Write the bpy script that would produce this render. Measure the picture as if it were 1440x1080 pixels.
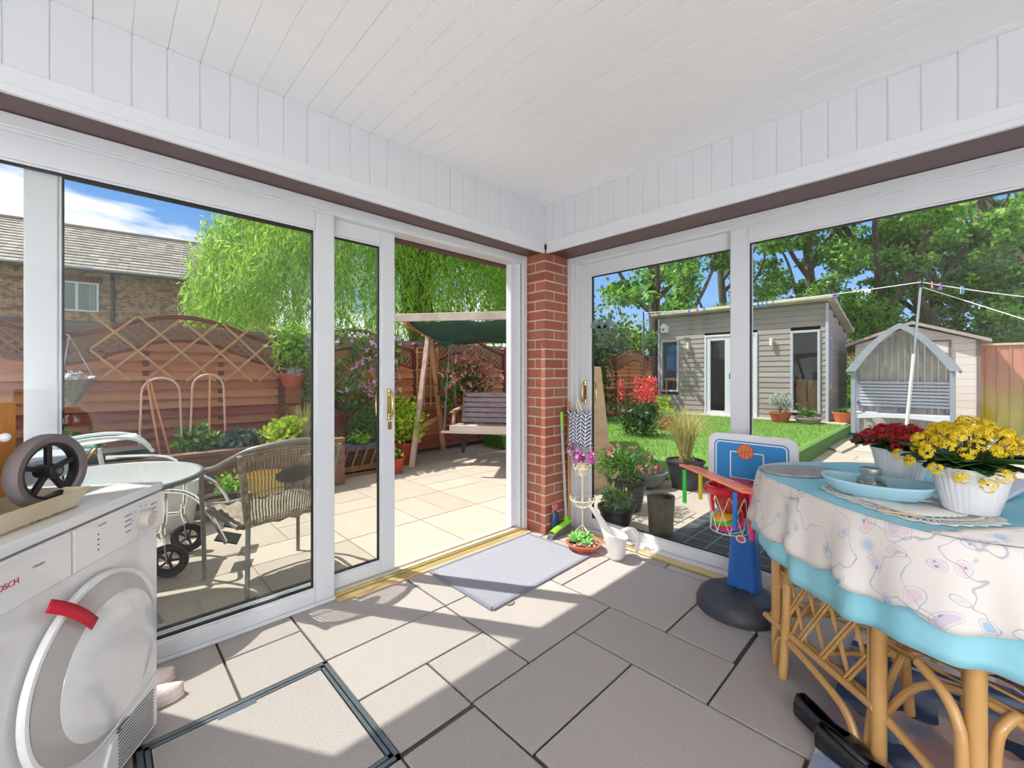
import bpy, math, random
import numpy as np
from mathutils import Vector, Matrix, noise as mnoise
for o in list(bpy.data.objects): bpy.data.objects.remove(o)
SC = bpy.context.scene; COL = SC.collection
PI = math.pi
# ---------------------------------------------------------------- camera
TH = math.radians(45.76); EYE = 1.22
cam = bpy.data.cameras.new('camera'); co = bpy.data.objects.new('camera', cam); COL.objects.link(co)
cam.sensor_width = 36; cam.lens = 14.9; cam.shift_y = -14/1440; cam.clip_start = .02; cam.clip_end = 500
co.location = (0, 0, EYE); co.rotation_euler = (PI/2, 0, TH-PI/2)
SC.camera = co
SC.view_settings.view_transform = 'Standard'; SC.view_settings.look = 'None'
SC.view_settings.gamma = 1; SC.view_settings.use_curve_mapping = False
SC.view_settings.exposure = 0.3
SC.cycles.max_bounces = 14; SC.cycles.diffuse_bounces = 8; SC.cycles.transparent_max_bounces = 24
# ---------------------------------------------------------------- sun
sl = bpy.data.lights.new('sun', 'SUN'); so = bpy.data.objects.new('sun', sl); COL.objects.link(so)
sl.energy = 5.8; sl.angle = .012; sl.color = (1, .97, .91)
_az = math.radians(-58.5); _el = math.radians(57.3)
sd = Vector((math.cos(_az)*math.cos(_el), math.sin(_az)*math.cos(_el), -math.sin(_el)))
so.rotation_euler = sd.to_track_quat('-Z', 'Y').to_euler(); so.location = (-4, 9, 12)
# ---------------------------------------------------------------- sky with clouds
w = bpy.data.worlds.new('sky'); SC.world = w; w.use_nodes = True
nt = w.node_tree; N = nt.nodes; L = nt.links; N.clear()
def wn(t, **k):
    n = N.new(t)
    for a, b in k.items(): setattr(n, a, b)
    return n
tc = wn('ShaderNodeTexCoord'); sep = wn('ShaderNodeSeparateXYZ'); L.new(tc.outputs['Generated'], sep.inputs[0])
gr = wn('ShaderNodeValToRGB'); L.new(sep.outputs['Z'], gr.inputs[0])
e = gr.color_ramp.elements; e[0].position = 0.0; e[0].color = (.38, .60, .92, 1); e[1].position = .6; e[1].color = (.10, .26, .66, 1)
m_ = e.new(.28); m_.color = (.17, .38, .80, 1)
mp = wn('ShaderNodeMapping'); mp.inputs['Scale'].default_value = (1, 1, 2.6); mp.inputs['Location'].default_value = (.35, .0, .25)
L.new(tc.outputs['Generated'], mp.inputs[0])
nz = wn('ShaderNodeTexNoise'); nz.inputs['Scale'].default_value = 3.4; nz.inputs['Detail'].default_value = 7; nz.inputs['Roughness'].default_value = .5; nz.inputs['Distortion'].default_value = .3
L.new(mp.outputs[0], nz.inputs['Vector'])
q1 = wn('ShaderNodeMath', operation='MULTIPLY_ADD'); q1.inputs[1].default_value = -2.0; L.new(sep.outputs['Z'], q1.inputs[0]); q0 = wn('ShaderNodeMath', operation='MULTIPLY_ADD'); q0.inputs[1].default_value = -.5; q0.inputs[2].default_value = .62; L.new(sep.outputs['X'], q0.inputs[0]); L.new(q0.outputs[0], q1.inputs[2])   # bank of cloud low down
q2 = wn('ShaderNodeMath', operation='MULTIPLY_ADD'); q2.inputs[1].default_value = 1.3; q2.inputs[2].default_value = -.85; L.new(sep.outputs['Z'], q2.inputs[0])   # unseen cloud added overhead to raise the ambient light
q3 = wn('ShaderNodeMath', operation='MAXIMUM'); L.new(q1.outputs[0], q3.inputs[0]); L.new(q2.outputs[0], q3.inputs[1])
ad = wn('ShaderNodeMath', operation='ADD'); L.new(q3.outputs[0], ad.inputs[0]); L.new(nz.outputs[0], ad.inputs[1])
rp = wn('ShaderNodeValToRGB'); L.new(ad.outputs[0], rp.inputs[0])
rp.color_ramp.elements[0].position = .48; rp.color_ramp.elements[0].color = (0,0,0,1); rp.color_ramp.elements[1].position = .56; rp.color_ramp.elements[1].color = (1,1,1,1)
mx = wn('ShaderNodeMix', data_type='RGBA'); L.new(rp.outputs[0], mx.inputs[0]); L.new(gr.outputs[0], mx.inputs[6]); mx.inputs[7].default_value = (.98, 1.0, 1.04, 1)
bg = wn('ShaderNodeBackground'); L.new(mx.outputs[2], bg.inputs[0]); bg.inputs[1].default_value = 1.0
ow = wn('ShaderNodeOutputWorld'); L.new(bg.outputs[0], ow.inputs[0])
ROOM_FILL = 52.0      # radiance of the two glowing globes added behind the camera as fill
# ================================================================ helpers
def lin(c):
    return tuple(((v/255)/12.92 if v/255 <= .04045 else ((v/255+.055)/1.055)**2.4) for v in c)
MATS = {}
def _nm(name):
    m = bpy.data.materials.new(name); m.use_nodes = True
    return m, m.node_tree.nodes, m.node_tree.links, m.node_tree.nodes['Principled BSDF']
def mat(name, c, rough=.6, metal=0, c2=None, scale=8, bump=0, bscale=None, stretch=(1,1,1), island=None, detail=4, coat=0, lo=.35, hi=.65, spec=None):
    if name in MATS: return MATS[name]
    m, n, l, b = _nm(name)
    b.inputs['Roughness'].default_value = rough; b.inputs['Metallic'].default_value = metal
    if coat: b.inputs['Coat Weight'].default_value = coat
    if spec is not None: b.inputs['Specular IOR Level'].default_value = spec
    b.inputs['Base Color'].default_value = (*lin(c), 1)
    tc = n.new('ShaderNodeTexCoord'); mp = n.new('ShaderNodeMapping'); mp.inputs['Scale'].default_value = stretch
    l.new(tc.outputs['Object'], mp.inputs[0])
    src = None
    if c2:
        nz = n.new('ShaderNodeTexNoise'); nz.inputs['Scale'].default_value = scale; nz.inputs['Detail'].default_value = detail
        l.new(mp.outputs[0], nz.inputs['Vector'])
        r = n.new('ShaderNodeValToRGB'); l.new(nz.outputs[0], r.inputs[0])
        r.color_ramp.elements[0].position = lo; r.color_ramp.elements[0].color = (*lin(c), 1)
        r.color_ramp.elements[1].position = hi; r.color_ramp.elements[1].color = (*lin(c2), 1)
        src = r.outputs[0]; l.new(src, b.inputs['Base Color'])
    if island:
        g = n.new('ShaderNodeNewGeometry'); r2 = n.new('ShaderNodeValToRGB'); l.new(g.outputs['Random Per Island'], r2.inputs[0])
        cs = island; els = r2.color_ramp.elements
        els[0].color = (*lin(cs[0]), 1); els[1].color = (*lin(cs[-1]), 1)
        for i, q in enumerate(cs[1:-1]): els.new((i+1)/(len(cs)-1)).color = (*lin(q), 1)
        if src:
            mm = n.new('ShaderNodeMix'); mm.data_type = 'RGBA'; mm.inputs[0].default_value = .3
            l.new(r2.outputs[0], mm.inputs[6]); l.new(src, mm.inputs[7]); l.new(mm.outputs[2], b.inputs['Base Color'])
        else: l.new(r2.outputs[0], b.inputs['Base Color'])
    if bump:
        nb = n.new('ShaderNodeTexNoise'); nb.inputs['Scale'].default_value = bscale or scale*3; nb.inputs['Detail'].default_value = 3
        l.new(mp.outputs[0], nb.inputs['Vector'])
        bp = n.new('ShaderNodeBump'); bp.inputs['Strength'].default_value = bump; bp.inputs['Distance'].default_value = .004
        l.new(nb.outputs[0], bp.inputs['Height']); l.new(bp.outputs[0], b.inputs['Normal'])
    MATS[name] = m; return m
def leafmat(name, cols, trans=.35, rough=.5):
    m = bpy.data.materials.new(name); m.use_nodes = True; n = m.node_tree.nodes; l = m.node_tree.links; n.clear()
    g = n.new('ShaderNodeNewGeometry'); r = n.new('ShaderNodeValToRGB'); l.new(g.outputs['Random Per Island'], r.inputs[0])
    els = r.color_ramp.elements; els[0].color = (*lin(cols[0]), 1); els[1].color = (*lin(cols[-1]), 1)
    for i, q in enumerate(cols[1:-1]): els.new((i+1)/(len(cols)-1)).color = (*lin(q), 1)
    d = n.new('ShaderNodeBsdfPrincipled'); d.inputs['Roughness'].default_value = rough; t = n.new('ShaderNodeBsdfTranslucent')
    l.new(r.outputs[0], d.inputs['Base Color']); l.new(r.outputs[0], t.inputs[0])
    x = n.new('ShaderNodeMixShader'); x.inputs[0].default_value = trans; l.new(d.outputs[0], x.inputs[1]); l.new(t.outputs[0], x.inputs[2])
    o = n.new('ShaderNodeOutputMaterial'); l.new(x.outputs[0], o.inputs[0]); return m
def glassmat(name, tint=(.97,.985,.98), refl=.05, rough=0.0):
    m = bpy.data.materials.new(name); m.use_nodes = True; n = m.node_tree.nodes; l = m.node_tree.links; n.clear()
    lw = n.new('ShaderNodeLayerWeight'); lw.inputs[0].default_value = .5
    p = n.new('ShaderNodeMath'); p.operation = 'POWER'; p.inputs[1].default_value = 5; l.new(lw.outputs['Facing'], p.inputs[0])
    q = n.new('ShaderNodeMath'); q.operation = 'MULTIPLY_ADD'; q.inputs[1].default_value = 1-refl; q.inputs[2].default_value = refl; l.new(p.outputs[0], q.inputs[0])
    t = n.new('ShaderNodeBsdfTransparent'); t.inputs[0].default_value = (*tint, 1); g = n.new('ShaderNodeBsdfGlossy'); g.inputs['Roughness'].default_value = rough
    x = n.new('ShaderNodeMixShader'); l.new(q.outputs[0], x.inputs[0]); l.new(t.outputs[0], x.inputs[1]); l.new(g.outputs[0], x.inputs[2])
    o = n.new('ShaderNodeOutputMaterial'); l.new(x.outputs[0], o.inputs[0]); return m
def brickmat(name, c1, c2, mortar, bw=.225, bh=.075, msize=.01, xy=(1,1), rough=.85, bias=0, offset=.5, extra=None):
    m, n, l, b = _nm(name)
    b.inputs['Roughness'].default_value = rough
    tc = n.new('ShaderNodeTexCoord'); sp = n.new('ShaderNodeSeparateXYZ'); l.new(tc.outputs['Object'], sp.inputs[0])
    a = n.new('ShaderNodeMath'); a.operation = 'ADD'; l.new(sp.outputs[0], a.inputs[0]); l.new(sp.outputs[1], a.inputs[1])
    cb = n.new('ShaderNodeCombineXYZ'); l.new(a.outputs[0], cb.inputs[0]); l.new(sp.outputs[2], cb.inputs[1])
    br = n.new('ShaderNodeTexBrick'); l.new(cb.outputs[0], br.inputs[0]); br.inputs['Scale'].default_value = 1
    br.inputs['Brick Width'].default_value = bw; br.inputs['Row Height'].default_value = bh; br.inputs['Mortar Size'].default_value = msize; br.offset = offset
    br.inputs['Color1'].default_value = (*lin(c1), 1); br.inputs['Color2'].default_value = (*lin(c2), 1); br.inputs['Mortar'].default_value = (*lin(mortar), 1); br.inputs['Bias'].default_value = bias
    out = br.outputs[0]
    if extra:
        nz = n.new('ShaderNodeTexNoise'); nz.inputs['Scale'].default_value = extra[1]; l.new(cb.outputs[0], nz.inputs['Vector'])
        mm = n.new('ShaderNodeMix'); mm.data_type = 'RGBA'; r = n.new('ShaderNodeValToRGB'); r.color_ramp.elements[0].position = .45; r.color_ramp.elements[1].position = .62
        l.new(nz.outputs[0], r.inputs[0]); l.new(r.outputs[0], mm.inputs[0]); l.new(out, mm.inputs[6]); mm.inputs[7].default_value = (*lin(extra[0]), 1); out = mm.outputs[2]
    l.new(out, b.inputs['Base Color'])
    bp = n.new('ShaderNodeBump'); bp.inputs['Strength'].default_value = .5; bp.inputs['Distance'].default_value = .01; bp.invert = True
    l.new(br.outputs['Fac'], bp.inputs['Height']); l.new(bp.outputs[0], b.inputs['Normal'])
    return m
# ---------------------------------------------------------------- mesh builder
class MB:
    def __init__(s): s.v = []; s.f = []; s.mi = []; s.cur = 0
    def add(s, vs, fs):
        o = len(s.v); s.v += [tuple(p) for p in vs]
        for f in fs: s.f.append(tuple(i+o for i in f)); s.mi.append(s.cur)
        return s
    def box(s, x0, x1, y0, y1, z0, z1):
        return s.add([(x0,y0,z0),(x1,y0,z0),(x1,y1,z0),(x0,y1,z0),(x0,y0,z1),(x1,y0,z1),(x1,y1,z1),(x0,y1,z1)],
                     [(3,2,1,0),(4,5,6,7),(0,1,5,4),(1,2,6,5),(2,3,7,6),(3,0,4,7)])
    def bar(s, p0, p1, w, t, up=(0,0,1)):
        p0 = Vector(p0); p1 = Vector(p1); d = (p1-p0).normalized(); u = Vector(up)
        sd_ = d.cross(u)
        if sd_.length < 1e-4: sd_ = d.cross(Vector((1,0,0)))
        sd_.normalize(); u = sd_.cross(d).normalized(); vs = []
        for p in (p0, p1):
            for a, b in ((-1,-1),(1,-1),(1,1),(-1,1)): vs.append(p+sd_*(a*w/2)+u*(b*t/2))
        return s.add(vs, [(3,2,1,0),(4,5,6,7),(0,1,5,4),(1,2,6,5),(2,3,7,6),(3,0,4,7)])
    def tube(s, pts, r, n=8, closed=False):
        P = [Vector(p) for p in pts]; k = len(P); R = r if isinstance(r, (list, tuple)) else [r]*k
        vs = []; fs = []; pu = None
        for i in range(k):
            if closed: d = P[(i+1) % k]-P[i-1]
            else: d = P[min(i+1, k-1)]-P[max(i-1, 0)]
            if d.length < 1e-9: d = Vector((0,0,1))
            d.normalize()
            if pu is None:
                a = Vector((0,0,1)) if abs(d.z) < .9 else Vector((1,0,0)); pu = d.cross(a).normalized()
            pu = (pu-d*pu.dot(d))
            if pu.length < 1e-6: pu = d.orthogonal()
            pu.normalize(); q = d.cross(pu)
            for j in range(n):
                an = 2*PI*j/n; vs.append(P[i]+(pu*math.cos(an)+q*math.sin(an))*R[i])
        for i in range(k-1+(1 if closed else 0)):
            a = i*n; b = ((i+1) % k)*n
            for j in range(n): fs.append((a+j, a+(j+1) % n, b+(j+1) % n, b+j))
        if not closed:
            fs.append(tuple(range(n-1, -1, -1))); fs.append(tuple((k-1)*n+j for j in range(n)))
        return s.add(vs, fs)
    def lathe(s, prof, n=24, c=(0,0,0), sx=1, sy=1, cap=True, wob=None):
        vs = []; fs = []
        for i, (r, z) in enumerate(prof):
            for j in range(n):
                a = 2*PI*j/n; q = r*(wob(a, i) if wob else 1); vs.append((c[0]+q*math.cos(a)*sx, c[1]+q*math.sin(a)*sy, c[2]+z))
        for i in range(len(prof)-1):
            for j in range(n): fs.append((i*n+j, i*n+(j+1) % n, (i+1)*n+(j+1) % n, (i+1)*n+j))
        if cap:
            fs.append(tuple(range(n-1, -1, -1))); k = (len(prof)-1)*n; fs.append(tuple(k+j for j in range(n)))
        return s.add(vs, fs)
    def ell(s, c, r, n=12, m=8):
        if not isinstance(r, (tuple, list)): r = (r, r, r)
        pr = [(max(1e-4, math.sin(PI*i/m)), -math.cos(PI*i/m)) for i in range(m+1)]
        vs = []; fs = []
        for q, z in pr:
            for j in range(n):
                a = 2*PI*j/n; vs.append((c[0]+q*math.cos(a)*r[0], c[1]+q*math.sin(a)*r[1], c[2]+z*r[2]))
        for i in range(m):
            for j in range(n): fs.append((i*n+j, i*n+(j+1) % n, (i+1)*n+(j+1) % n, (i+1)*n+j))
        return s.add(vs, fs)
    def prism(s, poly, ax, a, b):
        f = {'x': lambda p, t: (t, p[0], p[1]), 'y': lambda p, t: (p[0], t, p[1]), 'z': lambda p, t: (p[0], p[1], t)}[ax]
        n = len(poly); vs = [f(p, a) for p in poly]+[f(p, b) for p in poly]
        return s.add(vs, [tuple(range(n-1, -1, -1)), tuple(range(n, 2*n))]+[(i, (i+1) % n, n+(i+1) % n, n+i) for i in range(n)])
    def grid(s, rows, closed=False):
        o = []; n = len(rows[0]); fs = []
        for r in rows: o += r
        for i in range(len(rows)-1):
            for j in range(n if closed else n-1): fs.append((i*n+j, i*n+(j+1) % n, (i+1)*n+(j+1) % n, (i+1)*n+j))
        return s.add(o, fs)
    def xf(s, M, start=0):
        for i in range(start, len(s.v)): s.v[i] = tuple(M @ Vector(s.v[i]))
        return s
def mk(name, mb, mats, bevel=0, seg=2, angle=38, sub=0, solid=0):
    me = bpy.data.meshes.new(name); me.from_pydata(mb.v, [], mb.f)
    ml = mats if isinstance(mats, list) else [mats]
    for m in ml: me.materials.append(m)
    if len(ml) > 1: me.polygons.foreach_set('material_index', mb.mi)
    me.update(); me.shade_smooth(); me.set_sharp_from_angle(angle=math.radians(angle))
    o = bpy.data.objects.new(name, me); COL.objects.link(o)
    if solid:
        b = o.modifiers.new('solid', 'SOLIDIFY'); b.thickness = solid; b.offset = 0
    if bevel:
        b = o.modifiers.new('bevel', 'BEVEL'); b.width = bevel; b.segments = seg; b.limit_method = 'ANGLE'; b.angle_limit = math.radians(40); b.harden_normals = True
    if sub:
        b = o.modifiers.new('sub', 'SUBSURF'); b.levels = sub; b.render_levels = sub
    return o
def tag(o, label=None, cat=None, group=None, kind=None):
    if label: o['label'] = label
    if cat: o['category'] = cat
    if group: o['group'] = group
    if kind: o['kind'] = kind
    return o
def rootof(o):
    while o.parent: o = o.parent
    return o
def part(name, mb, mats, parent, world=True, label=None, kind=None, **k):
    """one mesh object, child of parent; world=True: the builder holds world coordinates"""
    if world: mb.xf(rootof(parent).matrix_basis.inverted())
    o = mk(name, mb, mats, **k); o.parent = parent
    return tag(o, label, kind=kind)
def solo(name, mb, mats, label, cat, group=None, kind=None, **k):
    a = np.array(mb.v); c = Vector(((a[:,0].min()+a[:,0].max())/2, (a[:,1].min()+a[:,1].max())/2, a[:,2].min()))
    mb.xf(Matrix.Translation(-c)); o = mk(name, mb, mats, **k); o.location = c
    return tag(o, label, cat, group, kind)
def struct(name, mb, mats, **k):
    o = mk(name, mb, mats, **k); o['kind'] = 'structure'; return o
def thing(name, label, cat, loc=(0,0,0), rot=0, group=None, kind=None):
    o = bpy.data.objects.new(name, None); COL.objects.link(o); o.empty_display_size = .1
    o.location = loc; o.rotation_euler = (0, 0, rot); o.matrix_basis = Matrix.Translation(loc) @ Matrix.Rotation(rot, 4, 'Z')
    return tag(o, label, cat, group, kind)
def copy_tree(o, parent=None):
    c = o.copy(); COL.objects.link(c); c.parent = parent
    for ch in list(o.children): copy_tree(ch, c)
    return c
def spl(pts, k=8, closed=False):
    P = [Vector(p) for p in pts]; n = len(P); out = []
    rng = range(n) if closed else range(n-1)
    for i in rng:
        if closed: a, b, c, d = P[i-1], P[i], P[(i+1) % n], P[(i+2) % n]
        else: a, b, c, d = P[max(i-1, 0)], P[i], P[i+1], P[min(i+2, n-1)]
        for j in range(k):
            t = j/k; out.append(.5*((2*b)+(c-a)*t+(2*a-5*b+4*c-d)*t*t+(-a+3*b-3*c+d)*t**3))
    if not closed: out.append(P[-1])
    return out
def leafmesh(mb, pts, size, aspect=.45, seed=0, up=None, fold=.15, var=.4):
    """adds one small folded leaf per point"""
    rs = np.random.RandomState(seed); P = np.array(pts, dtype=float); n = len(P)
    if n == 0: return mb
    d = rs.normal(size=(n, 3))
    if up is not None: d = d*up[1]+np.array(up[0])
    d /= np.linalg.norm(d, axis=1)[:, None]
    q = rs.normal(size=(n, 3)); sdv = np.cross(d, q); sdv /= np.linalg.norm(sdv, axis=1)[:, None]; nn = np.cross(d, sdv)
    s = size*(1+var*(rs.rand(n)*2-1))[:, None]
    a = P; b = P+d*s*.5+sdv*s*aspect*.5+nn*s*fold*.5; c = P+d*s; e = P+d*s*.5-sdv*s*aspect*.5+nn*s*fold*.5
    V = np.stack([a, b, c, e], axis=1).reshape(-1, 3); o = len(mb.v)
    mb.v += [tuple(x) for x in V.tolist()]
    mb.f += [(o+4*i, o+4*i+1, o+4*i+2, o+4*i+3) for i in range(n)]; mb.mi += [mb.cur]*n
    return mb
def blob(rs, n, c, r, shell=.5):
    d = rs.normal(size=(n, 3)); d /= np.linalg.norm(d, axis=1)[:, None]
    q = shell+(1-shell)*rs.rand(n); return np.array(c)+d*q[:, None]*np.array(r)
_el = _az = None
def textmesh(s, size, depth=.0006):
    cu = bpy.data.curves.new('t', 'FONT'); cu.body = s; cu.size = size; cu.extrude = depth; cu.align_x = 'CENTER'; cu.align_y = 'CENTER'
    ob = bpy.data.objects.new('t', cu); COL.objects.link(ob)
    dg = bpy.context.evaluated_depsgraph_get(); me = bpy.data.meshes.new_from_object(ob.evaluated_get(dg))
    mb = MB(); mb.add([v.co[:] for v in me.vertices], [tuple(p.vertices) for p in me.polygons])
    bpy.data.objects.remove(ob); bpy.data.curves.remove(cu); bpy.data.meshes.remove(me); return mb
# ================================================================ materials
WHITE = mat('white_upvc', (214,216,220), .28, spec=.5)
FASC = mat('fascia_board', (209,211,215), .38)
PANEL = mat('ceiling_board', (244,244,246), .38)
GASK = mat('black_gasket', (22,26,28), .5)
BROWN = mat('brown_upvc', (92,62,60), .35)
GLASS = glassmat('door_glass', (.975,.985,.98), .022)
BRASS = mat('brass', (205,180,120), .22, 1)
GOLD = mat('gold_threshold', (206,184,128), .32, .5)
WOODPALE = mat('pale_timber', (214,180,140), .6, c2=(190,150,108), scale=6, stretch=(1,1,12))
PLASTER = mat('white_plaster', (214,212,208), .8, c2=(228,226,222), scale=3)
SLAB_IN = mat('slab_indoor', (156,147,141), .85, c2=(190,181,175), scale=140, island=[(172,163,156),(162,154,149),(178,169,162)], bump=.5, bscale=260, detail=2)
SLAB_OUT = mat('slab_outdoor', (164,152,136), .85, c2=(178,167,152), scale=5, island=[(172,160,144),(160,148,132),(182,171,156),(168,153,136)], bump=.4, bscale=200)
GROUT = mat('dark_joint', (92,84,76), .95)
STEEL = mat('galvanised_steel', (120,128,134), .4, .8)
GALV = mat('light_steel', (186,192,196), .35, .9)
CHROME = mat('chrome', (225,228,230), .12, 1)
BLACKP = mat('black_plastic', (26,27,30), .42)
BLACKR = mat('black_rubber', (38,36,38), .7)
TERRA = mat('terracotta', (192,98,66), .75, c2=(176,86,58), scale=9)
TERRAD = mat('terracotta_plastic', (170,74,52), .6)
SOIL = mat('soil', (62,46,36), .95, c2=(96,74,56), scale=40, bump=.8)
# ================================================================ room shell
AY = 2.306; BX = 2.69; CX, CY = 2.425, 2.128; ZC = 2.494; ZS = 2.143
X0, Y0 = -2.6, -2.9
rnd = random.Random(4)
b = MB(); b.box(X0-.2, 2.86, Y0-.2, 2.5, -.12, -.012); base = struct('floor', b, GROUT)
gs = .3075
def slabs(mb, cells, gap=.0045, z0=-.012, z1=0):
    for x0, x1, y0, y1 in cells: mb.box(x0+gap, x1-gap, y0+gap, y1-gap, z0, z1)
cells = [(.69,1.305,1.535,1.845),(.69,.992,1.23,1.535),(.992,1.305,1.235,1.535),(.69,.992,.62,1.215),(.992,1.61,.928,1.235),(1.61,1.92,.62,1.235),
 (1.0,1.61,.31,.928),(1.92,2.55,.93,1.555),(1.305,1.92,1.235,1.845),(1.92,2.213,.63,.93),(2.213,2.69,.63,.93),(1.61,2.22,.0,.62),(2.22,2.69,.0,.63),
 (.08,.69,.615,1.215),(.38,.69,1.845,2.145),(.38,.69,2.145,2.44),(.0,.38,1.845,2.44),(-.3,.0,1.845,2.44),(-.3,.08,1.2,1.845),(.69,1.31,1.845,2.44),
 (1.31,1.92,1.845,2.44),(1.92,2.425,1.555,2.128),(2.425,2.69,1.555,2.128),(2.55,2.69,.93,1.245),(2.55,2.69,1.245,1.555),(1.92,2.425,2.128,2.44),(-.3,.08,.615,1.2)]
done = lambda x, y: any(c[0]-.01 <= x <= c[1]+.01 and c[2]-.01 <= y <= c[3]+.01 for c in cells)
cells2 = list(cells)
yy = Y0
for j in range(17):
    xx = X0
    for i in range(18):
        x1 = xx+.3075; y1 = yy+.3075
        ok = not any(c[0] < x1-.02 and c[1] > xx+.02 and c[2] < y1-.02 and c[3] > yy+.02 for c in cells) and xx < 2.62 and y1 < 2.45 and not (xx < .7 and x1 > .06 and y1 > 1.2 and yy < 1.85)
        if ok: cells2.append((xx, min(x1, 2.69), yy, y1))
        xx = x1
    yy += .3075
b = MB(); slabs(b, cells2); o = part('paving_slabs', b, SLAB_IN, base, False, bevel=.003, seg=1)
# inspection cover let into the floor
t = thing('inspection_cover', 'square inspection cover filled with paving, set in a steel frame in the floor', 'manhole cover', (.385, 1.53, 0))
b = MB()
for x0, x1, y0, y1 in ((.085,.69,1.825,1.84),(.085,.69,1.217,1.232),(.085,.1,1.217,1.84),(.675,.69,1.217,1.84)): b.box(x0, x1, y0, y1, -.011, .0015)
part('outer_frame', b, STEEL, t)
b = MB()
for x0, x1, y0, y1 in ((.105,.67,1.808,1.820),(.105,.67,1.237,1.249),(.105,.117,1.237,1.82),(.658,.67,1.237,1.82)): b.box(x0, x1, y0, y1, -.0115, .001)
b.box(.30, .42, 1.79, 1.81, -.01, .0012)
part('inner_frame', b, STEEL, t)
b = MB(); b.box(.122,.653,1.254,1.803,-.0118,0); part('infill_slab', b, SLAB_IN, t)
# ceiling boards run along Y
def boards(mb, lo, hi, first, step, fn):
    x = first
    while x < hi:
        a = max(lo, x+.0015); c = min(hi, x+step-.0015)
        if c > a: fn(mb, a, c)
        x += step
b = MB(); boards(b, X0, 2.9, -.0153-.104*25, .104, lambda m, a, c: m.box(a, c, Y0, 2.5, ZC, ZC+.02))
b.box(X0, 2.9, Y0, 2.5, ZC+.004, ZC+.05)
struct('ceiling', b, PANEL, bevel=.004, seg=3)
b = MB(); b.box(X0-.15, 2.86, Y0-.15, 2.58, ZC+.05, ZC+.25); struct('trim_7', b, mat('roof_felt', (70,68,68), .9))
# fascia boxes over the doors (tongue and groove)
b = MB(); boards(b, X0, CX, -.0153-.104*25, .104, lambda m, a, c: m.box(a, c, CY, CY+.02, 2.2, ZC)); b.box(X0, CX+.02, CY+.004, 2.5, 2.2, ZC)
struct('wall_left', b, FASC, bevel=.004, seg=2)
b = MB(); boards(b, Y0, CY, 1.845-.104*46, .104, lambda m, a, c: m.box(CX, CX+.02, a, c, 2.2, ZC)); b.box(CX+.004, 2.8, Y0, CY, 2.2, ZC)
struct('wall_right', b, FASC, bevel=.004, seg=2)
b = MB(); b.box(X0, CX-.024, CY-.012, CY+.01, 2.142, 2.218); b.box(X0, CX-.024, CY-.020, CY+.0, 2.127, 2.156); struct('trim_1', b, WHITE, bevel=.004)
b = MB(); b.box(CX-.012, CX+.01, Y0, CY-.024, 2.142, 2.218); b.box(CX-.020, CX, Y0, CY-.024, 2.127, 2.156); struct('trim_2', b, WHITE, bevel=.004)
b = MB(); b.box(X0, CX, CY, 2.45, 2.144, 2.2); struct('trim_3', b, BROWN)
b = MB(); b.box(CX, 2.8, Y0, CY, 2.144, 2.2); struct('trim_4', b, BROWN)
b = MB(); b.box(CX-.007, CX+.004, CY-.007, CY+.004, 2.212, ZC); struct('trim_8', b, FASC, bevel=.002)
# outer brown lintel boards
b = MB(); b.box(X0, 2.76, 2.44, 2.50, 2.07, 2.25); b.box(X0, 2.86, 2.5, 2.53, 2.12, 2.5); struct('trim_5', b, BROWN)
b = MB(); b.box(2.80, 2.86, Y0, 2.45, 2.07, 2.5); struct('trim_6', b, BROWN)
# brick pier
bk = mat('pier_brick', (168,86,66), .85, c2=(150,74,58), scale=14, island=[(178,104,84),(160,94,76),(152,114,96),(184,110,88),(148,86,70),(164,110,90)], bump=.5, bscale=120)
mort = mat('mortar', (206,190,172), .95, c2=(190,172,152), scale=60)
pier = MB(); pier.box(CX+.004, 2.72, CY+.004, 2.40, -.012, ZC); pr = struct('wall_corner', pier, mort)
b = MB(); z = .0; k = 0
while z < ZC-.01:
    h = .064; z1 = min(z+h, ZC)
    def brick(x0, x1, y0, y1): b.box(x0, x1, y0, y1, z+.001, z1)
    if k % 2 == 0:
        brick(CX, CX+.102, CY, CY+.215); brick(CX+.112, 2.715, CY, CY+.102); brick(CX, CX+.1, CY+.225, 2.405)
    else:
        brick(CX, CX+.215, CY, CY+.102); brick(CX+.225, 2.715, CY, CY+.102); brick(CX, CX+.102, CY+.112, 2.405)
    z += .0745; k += 1
part('bricks', b, bk, pr, False, bevel=.004, seg=2)
# walls behind the camera
b = MB(); b.box(X0-.15, X0, Y0, 2.5, -.02, ZC); struct('wall_back', b, PLASTER)
b = MB(); b.box(X0-.15, 2.69, Y0-.15, Y0, -.02, ZC); struct('wall_near', b, PLASTER)
b = MB(); b.box(X0, -.64, 2.31, 2.45, 0, ZS); struct('wall_side', b, PLASTER)
b = MB(); b.box(2.69, 2.82, Y0, -1.02, 0, ZS); struct('wall_far', b, PLASTER)
# ---- unseen glowing globes added in the back corner to brighten ceiling and room
em = bpy.data.materials.new('fill_glow'); em.use_nodes = True; q = em.node_tree.nodes['Principled BSDF']
q.inputs['Emission Color'].default_value = (.90,.95,1,1); q.inputs['Emission Strength'].default_value = ROOM_FILL
for k, (x, y, s) in enumerate(((-1.95, -1.05, 'by the back wall'), (-1.05, -2.35, 'by the side wall'))):
    t = thing('fill_globe', 'unseen glowing globe on a stand, added as fill light behind the camera, '+s, 'fill light', (x, y, 0))
    b = MB().lathe([(.16,0),(.16,.02),(.02,.035),(.015,.70),(.06,.73),(.06,.75)], 24, (x, y, 0)); part('stand', b, BLACKP, t)
    b = MB().ell((x, y, .93), .2, 24, 16); part('glowing_globe', b, em, t)
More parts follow.
